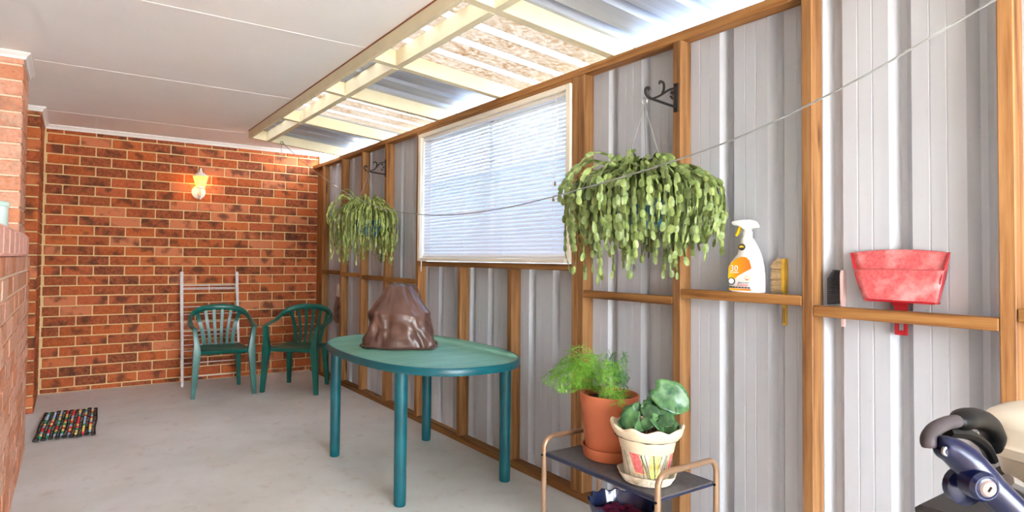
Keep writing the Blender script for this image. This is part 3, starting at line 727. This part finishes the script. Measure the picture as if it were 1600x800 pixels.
# ------------------------------------------------------------------ plant stand and pots
ps = thing('plant_stand', 'low bronze tube plant stand with a dark tray beside the wall', 'plant stand', (1.904, 1.655, 0))
hx, hy, tz = .166, .290, .345
for s in (-1, 1):
    top = .430 if s < 0 else .408; mb = MB(); pts = [(-hx, s*hy, 0), (-hx, s*hy, top-.06)]
    for k in range(1, 7): a = pi-k*pi/12; pts.append((-hx+.05+.05*cos(a), s*hy, top-.05+.05*sin(a)))
    for k in range(1, 7): a = pi/2-k*pi/12; pts.append((hx-.05+.05*cos(a), s*hy, top-.05+.05*sin(a)))
    pts += [(hx, s*hy, top-.06), (hx, s*hy, 0)]
    mb.tube(pts, .0108, 10); mb.build('end_frame', M_tube, ps, True)
mb = MB(); mb.cbox(-hx+.012, hx-.012, -hy+.004, hy-.004, tz-.006, tz, .002); tr_ = mb.build('tray', M_tray, ps)
for s in (-1, 1):
    mb = MB(); mb.tube([(s*(hx-.008), -hy+.008, tz-.009), (s*(hx-.008), hy-.008, tz-.009)], .009, 8); mb.build('tray_rail', M_trayedge, ps, True)
    mb = MB(); mb.tube([(-hx+.006, s*(hy-.012), tz-.010), (hx-.006, s*(hy-.012), tz-.010)], .008, 8); mb.build('tray_rail', M_trayedge, ps, True)
for s in (-1, 1):
    for q in (-1, 1):
        mb = MB(); mb.tube([(s*(hx+.013), q*hy, tz-.01), (s*(hx-.012), q*hy, tz-.01)], .005, 8); mb.build('bolt', M_blackp, ps, True)
# fern in terracotta
zt = .3455
fp = thing('potted_fern', 'feathery asparagus fern in a terracotta plastic pot with saucer', 'potted plant', (1.935, 1.765, zt))
mb = MB(); mb.lathe([(.090, .012), (.094, .02), (.114, .218), (.1175, .224), (.120, .258), (.1205, .263), (.117, .266), (.113, .262), (.108, .21), (.10, .15)], 40); mb.build('pot', M_terra, fp, True)
mb = MB(); mb.lathe([(.096, 0), (.103, .004), (.110, .044), (.112, .048), (.106, .048), (.100, .012)], 40); mb.build('saucer', M_terra, fp, True)
def soil(parent, r, z, seed):
    rnd = random.Random(seed); mb = MB(); rings = []
    for i in range(9):
        q = r*(1-i/8)+.001; rings.append([(q*cos(2*pi*k/28), q*sin(2*pi*k/28), z+.010*noise.noise(Vector((q*60*cos(2*pi*k/28), q*60*sin(2*pi*k/28), seed)))) for k in range(28)])
    mb.loft(rings, True); mb.build('soil', M_soil, parent, True, 80)
soil(fp, .1125, .236, 1)
rnd = random.Random(5)
left = Vector((-.851, .525, 0)); tocam = Vector((-.525, -.851, 0))
def frond(parent, base, dirv, length, rise, mat, dens, nl):
    mb = MB(); P = []
    for i in range(15):
        t = i/14; P.append(base+dirv*length*(t**1.25)+Vector((0, 0, rise*sin(min(t*1.25, 1)*pi*.5)-rise*.75*max(0, t-.45)**1.5*2.0)))
    mb.tube(P, [.0013*(1-t/16) for t in range(15)], 4)
    for i in range(4, 15):
        for k in range(dens):
            p = P[i-1].lerp(P[i], rnd.random()); sgn = rnd.choice((-1, 1)); d0 = (P[i]-P[i-1]).normalized()
            side = d0.cross(Vector((0, 0, 1))).normalized()*sgn
            br = (side*rnd.uniform(.5, 1)+d0*rnd.uniform(.3, .9)+Vector((0, 0, rnd.uniform(-.35, .2)))).normalized(); bl = nl*rnd.uniform(.5, 1.1)*(1.15-i/18)
            for j in range(7):
                q = p+br*bl*(j+.5)/7
                dv = (br+Vector((rnd.uniform(-1, 1), rnd.uniform(-1, 1), rnd.uniform(-.8, .8)))*.7).normalized()*.019
                wv = dv.cross(Vector((rnd.uniform(-1, 1), rnd.uniform(-1, 1), 1))).normalized()*.0011
                mb.add([q-wv, q+wv, q+dv], [(0, 1, 2)])
            wv = br.cross(Vector((0, 0, 1))).normalized()*.0005; mb.add([p-wv, p+wv, p+br*bl], [(0, 1, 2)])
    mb.build('frond', mat, parent)
for i in range(24):
    a = max(-1.0, min(1.35, rnd.gauss(0, .8))); d = (left*cos(a)+tocam*sin(a)*.8).normalized()
    frond(fp, Vector((rnd.uniform(-.03, .03), rnd.uniform(-.03, .03), .238)), d, rnd.uniform(.13, .31), rnd.uniform(.06, .25), M_fern, 5, .075)
for i in range(8):
    a = rnd.gauss(pi, .8); d = (left*cos(a)+tocam*sin(a)).normalized()
    frond(fp, Vector((rnd.uniform(-.03, .04), rnd.uniform(-.04, .03), .238)), d, rnd.uniform(.03, .09), rnd.uniform(.12, .23), M_fern2, 3, .045)
for i in range(22):
    b = Vector((rnd.gauss(0, .028), rnd.gauss(0, .028), .236)); mb = MB(); e = b+Vector((rnd.uniform(-.04, .04), rnd.uniform(-.04, .04), rnd.uniform(.03, .085)))
    mb.tube([b, (b+e)/2+Vector((0, 0, .008)), e], [.0016, .0013, .0008], 5); mb.build('dry_stem', M_dry, fp)
# begonia in painted pot
bp = thing('potted_begonia', 'round leaved plant in a cream painted pot with wavy rim', 'potted plant', (1.853, 1.505, zt))
def wav(a, r, z):
    k = max(0, min(1, (z-.17)/.03)); return (r*(1+.035*k*cos(9*a)), z+.007*k*cos(9*a+.4))
PR = [(.074, .010), (.078, .016), (.098, .158), (.10, .166), (.118, .172), (.128, .192), (.130, .206), (.126, .212), (.118, .208), (.107, .18), (.095, .12)]
mb = MB(); mb.lathe(PR[:4], 54); mb.build('pot', M_pot, bp, True)
mb = MB(); mb.lathe([(.099, .160), (.112, .166), (.126, .188), (.131, .203), (.127, .211), (.119, .207), (.108, .18), (.095, .12), (.07, .1)], 72, (0, 0, 0), 0, wav); mb.build('pot_rim', M_potrim, bp, True)
mb = MB(); mb.lathe([(.07, 0), (.088, .004), (.104, .032), (.106, .037), (.101, .037), (.08, .010)], 72, (0, 0, 0), 0, lambda a, r, z: (r*(1+(.03*cos(9*a) if z > .02 else 0)), z)); mb.build('saucer', M_pot, bp, True)
def potR(z): return .078+(z-.016)/(.142)*.020
caz = math.atan2(tocam.y, tocam.x)
def patch(name, a0, a1, sk, z0, z1, mat, th=.0012):
    mb = MB(); r = []
    for i in range(7):
        z = z0+(z1-z0)*i/6; R_ = potR(z)+th; o_ = sk*(i/6-.5)
        r.append([(R_*cos(caz+a0+o_+(a1-a0)*j/5), R_*sin(caz+a0+o_+(a1-a0)*j/5), z) for j in range(6)])
    mb.loft(r, False, False); mb.build(name, mat, bp, True)
patch('painted_panel', -1.02, -.50, -.34, .045, .156, M_porg, .0010); patch('painted_panel', -.98, -.58, -.34, .05, .154, M_pred, .0018)
patch('painted_panel', -.20, .20, .02, .035, .152, M_pyel, .0014); patch('painted_panel', -.06, -.0, -.1, .03, .12, M_pgrn, .002)
patch('painted_panel', .60, .98, .12, .045, .152, M_porg, .0010); patch('painted_panel', .66, .94, .12, .05, .150, M_pred, .0018)
patch('painted_panel', .24, .36, .3, .02, .07, M_pmar, .0016)
for a, sk in ((-1.25, -.3), (-.44, -.42), (-.36, -.4), (-.3, -.3), (.30, .34), (.42, .3), (.52, .1), (1.1, .1), (-.5, -.1), (.1, .3)):
    patch('painted_stroke', a, a+.028, sk, .02, random.uniform(.10, .15), M_pgrn, .0019)
soil(bp, .115, .168, 2)
def leaf(parent, base, c, nrm, tip, size, mat=M_leaf):
    n = Vector(nrm).normalized(); t = Vector(tip); t = (t-n*t.dot(n)).normalized(); s = n.cross(t); mb = MB(); c = Vector(c)
    NL, NW = 9, 8; rows = []
    for i in range(NL):
        u = i/(NL-1); wd = max(.03, (sin(pi*min(1, (u*.93+.07)))**.62))*.46
        row = []
        for j in range(NW+1):
            v = j/NW*2-1; y = v*wd; x = u-.5-(.10*abs(v)**2 if u < .25 else 0)
            row.append(c+t*x*size*1.05+s*y*size+n*size*(.20*abs(y)**1.2-.34*max(0, u-.35)**2+.012*sin(12*u+3*abs(v))))
        rows.append(row)
    mb.loft(rows, False, False)
    o = mb.build('leaf', mat, parent, True, 80); md = o.modifiers.new('t', 'SOLIDIFY'); md.thickness = .0012
    mb = MB(); b = Vector(base); mb.tube(spl([b, b.lerp(c, .5)+Vector((0, 0, .01)), c-t*size*.45-n*.001], 4), .0018, 5); mb.build('leaf_stalk', M_stalk, parent)
rt = Vector((.851, -.525, 0)); up_ = Vector((0, 0, 1))
LV = [(-.075, .03, .232, .090), (-.045, .05, .212, .055), (-.02, .05, .222, .06), (.010, .03, .250, .085), (.028, .055, .226, .08), (.058, .045, .240, .085), (.062, .055, .214, .065), (.092, .03, .206, .058), (-.04, .0, .262, .06), (.03, -.02, .275, .07), (.0, .0, .262, .075), (.07, -.01, .266, .06), (.09, .01, .262, .05), (-.06, -.03, .248, .055), (.045, .07, .238, .06), (-.09, .0, .21, .05)]
for (r_, f_, z_, s_) in LV:
    c = rt*r_+tocam*f_+up_*z_; n = tocam*.7+up_*rnd.uniform(.3, .9)+rt*rnd.uniform(-.7, .7); leaf(bp, (rt*r_*.3+tocam*.01+up_*.168), c, n, rt*(1 if r_ > 0 else -1)*.6-up_*.5+rt*rnd.uniform(-.4, .4), s_*.86)
leaf(bp, up_*.168+rt*.03, rt*.096+tocam*.0+up_*.305, tocam*.9+up_*.35-rt*.15, rt*.8-up_*.55, .135)
# blue bowl under the stand
bb = thing('glazed_pot', 'navy glazed pot with wavy rim and maroon flowers under the stand', 'pot', (1.862, 1.63, 0))
mb = MB(); mb.lathe([(.07, 0), (.08, .004), (.10, .10), (.128, .215), (.130, .22), (.124, .218), (.11, .15), (.08, .12)], 60, (0, 0, 0), 0, lambda a, r, z: (r*(1+(.03*cos(14*a) if z > .19 else 0)), z+(.004*cos(14*a) if z > .19 else 0))); mb.build('pot', M_navyglz, bb, True)
for i in range(26):
    q = .09*math.sqrt(rnd.random()); a = rnd.random()*6.28; mb = MB(); mb.ball((q*cos(a), q*sin(a), .160+rnd.uniform(0, .02)), .022, 7, 5, 0, (1, 1, .6)); mb.build('flower', M_maroon, bb, True)

# ------------------------------------------------------------------ items on the noggins
sb = thing('spray_bottle', 'white trigger spray bottle with orange label on the noggin', 'spray bottle', (W+.030, 1.298, 1.0535), 0)
# outline in the wall plane: a to the left is +Y; profile (z, left, right)
prof = [(0, .058, .062), (.004, .064, .067), (.03, .066, .068), (.07, .066, .067), (.098, .065, .064), (.112, .058, .061), (.128, .044, .057), (.142, .031, .052), (.160, .026, .045), (.178, .023, .036), (.196, .020, .026), (.206, .014, .018)]
rg = []
for z, l, r in prof:
    c = (l-r)/2; hw = (l+r)/2; dp = .0255 if z < .15 else .0255-(z-.15)/.056*.010
    rg.append([(-dp*math.copysign(abs(cos(q))**.75, cos(q)), c+hw*math.copysign(abs(sin(q))**.8, sin(q)), z) for q in [2*pi*k/32 for k in range(32)]])
mb = MB(); mb.loft(rg); bot = mb.build('bottle', M_wplast, sb, True, 50)
mb = MB(); mb.lathe([(.016, .203), (.0165, .206), (.0165, .224), (.013, .228), (.013, .236)], 20, (0, -.004, 0)); mb.build('collar', M_wplast, sb, True)
mb = MB(); rg = []
for y, zl, zh in ((.052, .258, .266), (.044, .252, .268), (.02, .247, .270), (.006, .236, .271), (-.020, .236, .270), (-.034, .24, .262), (-.042, .241, .25)):
    rg.append([(-.012, y, zl), (.012, y, zl), (.013, y, (zl+zh)/2), (.010, y, zh), (-.010, y, zh), (-.013, y, (zl+zh)/2)])
mb.loft(rg); mb.build('spray_head', M_wplast, sb, True, 40)
mb = MB(); mb.tube(spl([(0, .022, .252), (0, .028, .238), (0, .034, .224), (0, .042, .212)], 4), [.007]*10+[.0055]*3, 8); mb.build('trigger', M_yplast, sb, True)
LX = -.0262
def lab(name, pts, mat, dx=0.0, parent=None):
    mb = MB(); v = [(LX-dx, y, z) for y, z in pts]; v2 = [(LX+.004, y, z) for y, z in pts]; n = len(v)
    mb.add(v+v2, [tuple(range(n))]+[(i, (i+1) % n, n+(i+1) % n, n+i) for i in range(n)]); return mb.build(name, mat, parent or bot)
m = NT('label_orange'); tc = m.n('ShaderNodeTexCoord'); sx_ = m.n('ShaderNodeSeparateXYZ'); m.l(tc.outputs['Object'], sx_.inputs[0]); mr = m.n('ShaderNodeMapRange'); mr.inputs[1].default_value = -.03; mr.inputs[2].default_value = .055; m.l(sx_.outputs[1], mr.inputs[0])
M_lab = m.set(m.ramp(mr.outputs[0], [(.0, lin((240, 120, 50))), (.6, lin((246, 160, 30))), (1, lin((250, 206, 40)))]), .4)
lab('label_print', [(.058, .050), (.055, .095), (.044, .110), (.026, .124), (.006, .132), (-.014, .130), (-.026, .118), (-.032, .095), (-.032, .088), (.020, .060), (.030, .050), (.050, .046)], M_lab, .0006)
lab('label_print', [(.054, .006), (-.030, .006), (-.031, .013), (.054, .013)], M_lab, .0006)
M_dk = flatm('label_dark', (64, 60, 58), .5); M_lred = flatm('label_red', (226, 110, 90), .5); M_lyel = flatm('label_gold', (226, 200, 60), .5)
def disc(y, z, r, mat, dx, name='label_print', r2=None):
    if r2 is None: return lab(name, [(y+r*cos(2*pi*k/24), z+r*sin(2*pi*k/24)) for k in range(24)], mat, dx)
disc(.004, .168, .0125, M_dk, -.006+.0066); disc(.044, .040, .0135, M_dk, .0010); disc(.044, .040, .0105, M_wplast, .0014); disc(-.018, .052, .0095, M_lyel, .0010); disc(-.018, .052, .0075, M_wplast, .0014)
lab('label_print', [(.013, .166), (-.005, .166), (-.004, .172), (.003, .175), (.011, .172)], M_lyel, .0014)
lab('label_print', [(-.0115, .050), (-.0245, .050), (-.022, .046), (-.014, .046)], M_lred, .0018)
for i in range(7): lab('label_print', [(.052-i*.0118, .0150), (.0435-i*.0118, .0150), (.0435-i*.0118, .0195), (.052-i*.0118, .0195)], M_dk, .0006)
def text(s_, size, loc, mat, parent, name='lettering'):
    cu = bpy.data.curves.new(name, 'FONT'); cu.body = s_; cu.size = size; cu.extrude = .0003; cu.resolution_u = 2
    to = bpy.data.objects.new(name, cu); COL.objects.link(to); dg = bpy.context.evaluated_depsgraph_get()
    me = bpy.data.meshes.new_from_object(to.evaluated_get(dg)); bpy.data.objects.remove(to); me.materials.clear(); me.materials.append(mat)
    return link(name, me, parent, loc, (pi/2, 0, -pi/2))
text('30', .032, (LX-.0012, .049, .078), M_wplast, bot); text('SECONDS', .0075, (LX-.0012, .049, .0705), M_wplast, bot)
text('SPRAY & WIPE', .0068, (LX-.0008, .018, .0325), M_dk, bot); text('CLEANER', .0105, (LX-.0008, .021, .0225), M_lred, bot)

def bristle_pad(parent, c, ly, lz, depth, dirv, n, mat, rad_):
    rn = random.Random(n); mb = MB(); dirv = Vector(dirv)
    for i in range(n):
        while True:
            u, v = rn.uniform(-1, 1), rn.uniform(-1, 1)
            if abs(u)**3+abs(v)**3 < 1: break
        b = Vector(c)+Vector((0, u*ly, v*lz)); e = b+dirv*depth*rn.uniform(.88, 1.05)+Vector((rn.gauss(0, .0015), rn.gauss(0, .0015)+u*.004, rn.gauss(0, .0015)+v*.004))
        mb.tube([b, e], [rad_, rad_*.7], 4, True)
    o = mb.build('bristles', mat, parent); o['kind'] = 'stuff'; return o
# tan brush with yellow wooden back, bristles to the left
b1 = thing('scrubbing_brush', 'wooden scrubbing brush with pale tan bristles tucked behind the noggin', 'brush', (W+.058, 1.172, .94))
mb = MB(); mb.loft([[(x, y, z) for x, y in ((-.008*s, -.004), (-.008*s, .006), (.008*s, .006), (.008*s, -.004))] for z, s in ((.0, .6), (.01, .9), (.06, .8), (.115, 1.2), (.13, 1.7), (.20, 1.8), (.232, 1.4), (.24, .8))]); mb.build('wooden_back', M_yw, b1, True, 30)
for q in (-1, 1):
    mb = MB(); mb.tube([(-.0085, .001+q*.003, .008), (-.0085, .001+q*.003, .062)], .0012, 5); mb.build('stripe', M_brnstr, b1)
o = bristle_pad(b1, (0, 0, 0), .0, .0, .001, (0, 1, 0), 3, M_tan, .0005); bpy.data.objects.remove(o)
mb = MB(); rn = random.Random(4)
for i in range(420):
    z = rn.uniform(.122, .236); x = rn.uniform(-.013, .013); k = 1 if z < .215 else 1-(z-.215)/.03
    mb.tube([(x, .006, z), (x*1.25+rn.gauss(0, .001), .006+.034*k*rn.uniform(.9, 1.05)+.004, z+rn.gauss(0, .0018)+(z-.18)*.08)], [.0011, .0008], 4)
o = mb.build('bristles', M_tan, b1); o['kind'] = 'stuff'
# black hair-style brush
b2 = thing('bristle_brush', 'small brush with black bristles and pale pink handle behind noggin', 'brush', (W+.058, .986, .955))
mb = MB(); mb.loft([[(x, y, z) for x, y in ((-.007*s, -.008), (-.007*s, .001), (.007*s, .001), (.007*s, -.008))] for z, s in ((.0, .8), (.02, .9), (.07, 1), (.09, 1.6), (.17, 1.8), (.183, 1.3), (.187, .7))]); mb.build('handle', M_pinkp, b2, True, 30)
mb = MB()
for i in range(20):
    for j in range(8):
        z = .078+i*.0054; x = (j-3.5)*.0034; k = 1 if i < 15 else 1-(i-14)*.09
        mb.tube([(x, .001, z), (x*1.4, .001+.037*k, z+(i-9)*.0005)], [.0026, .0020], 5)
o = mb.build('bristles', M_blkb, b2); o['kind'] = 'stuff'
# red dustpan
dp = thing('dustpan', 'faded red plastic dustpan with its handle tucked behind the noggin', 'dustpan', (W+.040, .818, .95))
def ring(z, yl, yr, x, top=False): return [(x, yl+(yr-yl)*j/12, z+(.010*(1-(2*j/12-1)**2) if top else 0)) for j in range(13)]
Zb, Zt = .100, .250
mb = MB()
mb.loft([ring(Zb, .087, -.099, -.012), ring(Zb+.004, .090, -.101, -.020), ring(.150, .107, -.108, -.018), ring(.196, .119, -.114, -.012), ring(.200, .121, -.115, .000), ring(.206, .122, -.116, .004), ring(Zt-.003, .139, -.121, .014, True), ring(Zt, .140, -.121, .016, True)], False, False)
o = mb.build('pan', M_red, dp, True, 35); md = o.modifiers.new('t', 'SOLIDIFY'); md.thickness = .003; md.offset = -1
for yl, yt, s in ((.0885, .140, 1), (-.100, -.121, -1)):
    mb = MB(); mb.loft([[(-.020, yl, Zb), (.016, yl-.006*s, Zb), (.016, yl-.009*s, Zb), (-.018, yl-.003*s, Zb)], [(-.017, yl+(yt-yl)*.5, .175), (.016, yl+(yt-yl)*.5, .175), (.016, yl+(yt-yl)*.5-.003*s, .175), (-.017, yl+(yt-yl)*.5-.003*s, .175)], [(.010, yt, Zt), (.018, yt, Zt), (.018, yt-.003*s, Zt), (.010, yt-.003*s, Zt)]]); mb.build('side_wall', M_redd, dp)
mb = MB(); mb.cbox(-.020, .016, -.097, .086, Zb-.003, Zb+.003, .0015); mb.build('rear_wall', M_redd, dp)
mb = MB(); 
for (ya, yb_) in ((.010, .017), (-.013, -.006)): mb.loft([[(.010, ya, z), (.024, ya, z), (.024, yb_, z), (.010, yb_, z)] for z in (.008, .06)])
mb.loft([[(.010, -.013, z), (.024, -.013, z), (.024, .017, z), (.010, .017, z)] for z in (-.004, .010)]); 
mb.loft([[(x0, y0, z), (.024, y0, z), (.024, y1, z), (x0, y1, z)] for z, y0, y1, x0 in ((.06, -.013, .017, .010), (.085, -.014, .018, .008), (Zb, -.022, .028, .000))]); mb.build('handle', M_redd, dp)
# folded bag by the corner studs
pg = thing('hanging_bag', 'crumpled white and grey plastic bag hanging between corner studs', 'bag', (W+.058, 5.40, .56))
rg = []
for i in range(13):
    t = i/12; z = .36*t; hw = .055*(1-t)**.7+.012; rr = []
    for k in range(14):
        a = 2*pi*k/14; j_ = 1+.35*noise.noise(Vector((cos(a)*2, sin(a)*2, t*5))); rr.append((.012*cos(a)*j_-.004, -.07*t+.02+hw*sin(a)*j_, z+.02*sin(a)*(1-t)))
    rg.append(rr)
mb = MB(); mb.loft(rg[:9]); mb.build('bag_body', flatm('grey_brown_bag', (128, 108, 104), .35, 0, .4, 20), pg, True, 80)
mb = MB(); mb.loft(rg[8:]); mb.build('bag_neck', flatm('white_bag', (228, 218, 204), .5), pg, True, 80)

# sill canister
cn = thing('canister', 'pale mint canister standing on the brick sill at the left edge', 'canister', (-.330, 3.26, 1.2705))
mb = MB(); mb.lathe([(.084, 0), (.09, .004), (.09, .124), (.088, .126), (.082, .126), (.08, .03)], 32); mb.build('body', flatm('mint_ceramic', (222, 240, 232), .35, 0, .04, 10), cn, True)
mb = MB(); mb.lathe([(.091, .104), (.094, .106), (.094, .124), (.09, .127)], 32); mb.build('rim_band', flatm('mint_band', (206, 232, 222), .35), cn, True)

# ------------------------------------------------------------------ walking frame with tub (right foreground)
wk = thing('walking_frame', 'navy tubed walking frame with black grips at the right edge', 'walking frame', (0, 0, 0))
fw = Vector((.525, .851, .024)); rv = Vector((.851, -.525, .011)); uv = Vector((-.022, -.015, 1))
def at(x, y, z): return Vector((x, y, z))
tubep = spl([at(1.050, .3526, .9076), at(1.0625, .3415, .9033), at(1.0744, .3275, .8883), at(1.0873, .3074, .8587), at(1.1009, .288, .8321), at(1.1107, .2653, .80), at(1.115, .19, .70), at(1.10, .10, .50), at(1.08, .05, .30), at(1.08, .0, .09)], 6)
rs = [.008, .013, .0155, .0165, .0172, .0178]+[.0185, .019, .0195, .020, .0205, .021]+[.0215]*6+[.0205]*(len(tubep)-18)
mb = MB(); mb.tube(tubep, rs, 20); mb.build('handle_tube', M_navy, wk, True, 70)
def wdisc(c, r, th, mat, name, n=-fw, parent=None):
    mb = MB(); c = Vector(c); mb.tube([c-n*th, c+n*th*.6, c+n*th], [r, r, r*.8], 24); return mb.build(name, mat, parent or wk, True, 40)
j0 = at(1.0684, .3189, .8646)
wdisc(j0-fw*.010, .0205, .012, M_navy, 'joint_boss'); wdisc(j0-fw*.0175, .0160, .006, M_navy, 'joint_ring'); wdisc(j0-fw*.0205, .0115, .005, flatm('lock_metal', (122, 104, 98), .5), 'lock_face')
c = j0-fw*.0258; mb = MB(); mb.tube([c-uv*.003-rv*.002, c+uv*.003+rv*.002], .0013, 6); mb.build('key_slot', M_blackp, wk)
wdisc(at(1.0931, .3334, .8518)-rv*.003-uv*.002, .027, .006, M_navy, 'joint_plate')
nb = at(1.050, .3526, .9076)
wdisc(nb-fw*.0125+rv*.004-uv*.003, .0072, .0022, M_steel, 'bolt'); wdisc(nb-fw*.0135+rv*.004-uv*.003, .0048, .0022, M_navy, 'bolt_cap')
g = spl([at(1.046, .360, .903), at(1.050, .3624, .9155), at(1.0728, .3636, .9245), at(1.1136, .3630, .9285), at(1.1641, .3612, .9265)], 6)
mb = MB(); mb.tube(g, [.006, .0085, .009]+[.0098]*(len(g)-3), 14); mb.build('grip', M_greyp, wk, True, 70)
g = spl([at(1.145, .361, .9265), at(1.2088, .3621, .924), at(1.268, .3612, .909), at(1.303, .3617, .882), at(1.310, .3638, .855)], 6)
mb = MB(); mb.tube(g, [.008, .012, .0145]+[.0165]*(len(g)-9)+[.0155, .0145, .013, .012, .0105, .008], 14); mb.build('grip_end', M_blackp, wk, True, 70)
mb = MB(); mb.tube(spl([at(1.12, .3640, .914), at(1.1985, .3631, .900), at(1.2529, .3596, .8759), at(1.2818, .358, .848)], 5), .0085, 8); mb.build('brake_lever', M_blackp, wk, True)
mb = MB(); mb.tube(spl([at(1.225, .325, .836), at(1.25, .315, .822), at(1.262, .305, .80)], 5), [.010]*6+[.006]*5, 8); mb.build('bracket', M_steel, wk, True)
# seat panel, second side and wheels
mb = MB(); mb.cbox(1.135, 1.72, -.02, .412, .770, .788, .006); mb.build('seat_panel', flatm('charcoal_vinyl', (46, 44, 45), .6, 0, .1, 80), wk)
mb = MB(); mb.tube([at(1.66, .20, .75), at(1.66, .12, .62), at(1.64, .05, .30), at(1.64, .0, .09)], .0205, 12); mb.build('side_tube', M_navy, wk, True)
for x in (1.09, 1.65):
    mb = MB(); mb.tube([at(x, .30, .762), at(x, .42, .40), at(x, .46, .09)], .016, 10); mb.build('leg', M_navy, wk, True)
    for y in (0.0, .46):
        mb = MB(); c = at(x-.03, y, .085); mb.tube([c-Vector((.012, 0, 0)), c+Vector((.012, 0, 0))], .085, 24); wh = mb.build('wheel', M_blackp, wk, True, 40)
        mb = MB(); mb.tube([c-Vector((.016, 0, 0)), c+Vector((.045, 0, 0))], .02, 12); mb.build('hub', M_steel, wh, True, 40)
mb = MB(); mb.tube([at(1.09, .30, .757), at(1.65, .30, .757)], .012, 8); mb.build('cross_bar', M_navy, wk, True)
# cream tub resting on the frame
tbx = thing('plastic_tub', 'cream moulded plastic tub resting on the walking frame seat', 'tub', (1.510, .256, .7885))
def rrect(a, b, z, n=3.0, N=48):
    r = []
    for k in range(N):
        q = 2*pi*k/N; c, s = cos(q), sin(q); r.append((a*math.copysign(abs(c)**(2/n), c), b*math.copysign(abs(s)**(2/n), s), z))
    return r
mb = MB(); mb.loft([rrect(.13, .13, 0), rrect(.14, .14, .008), rrect(.146, .146, .040), rrect(.158, .158, .044), rrect(.168, .168, .050), rrect(.170, .170, .066), rrect(.165, .165, .072), rrect(.164, .164, .098), rrect(.157, .157, .110), rrect(.135, .135, .118), rrect(.06, .06, .124), rrect(.004, .004, .126)]); mb.build('tub_shell', M_creamp, tbx, True, 40)
mb = MB(); mb.lathe([(.001, .116), (.03, .122), (.034, .138), (.026, .146), (.001, .148)], 20); mb.build('lid_knob', M_creamp, tbx, True)
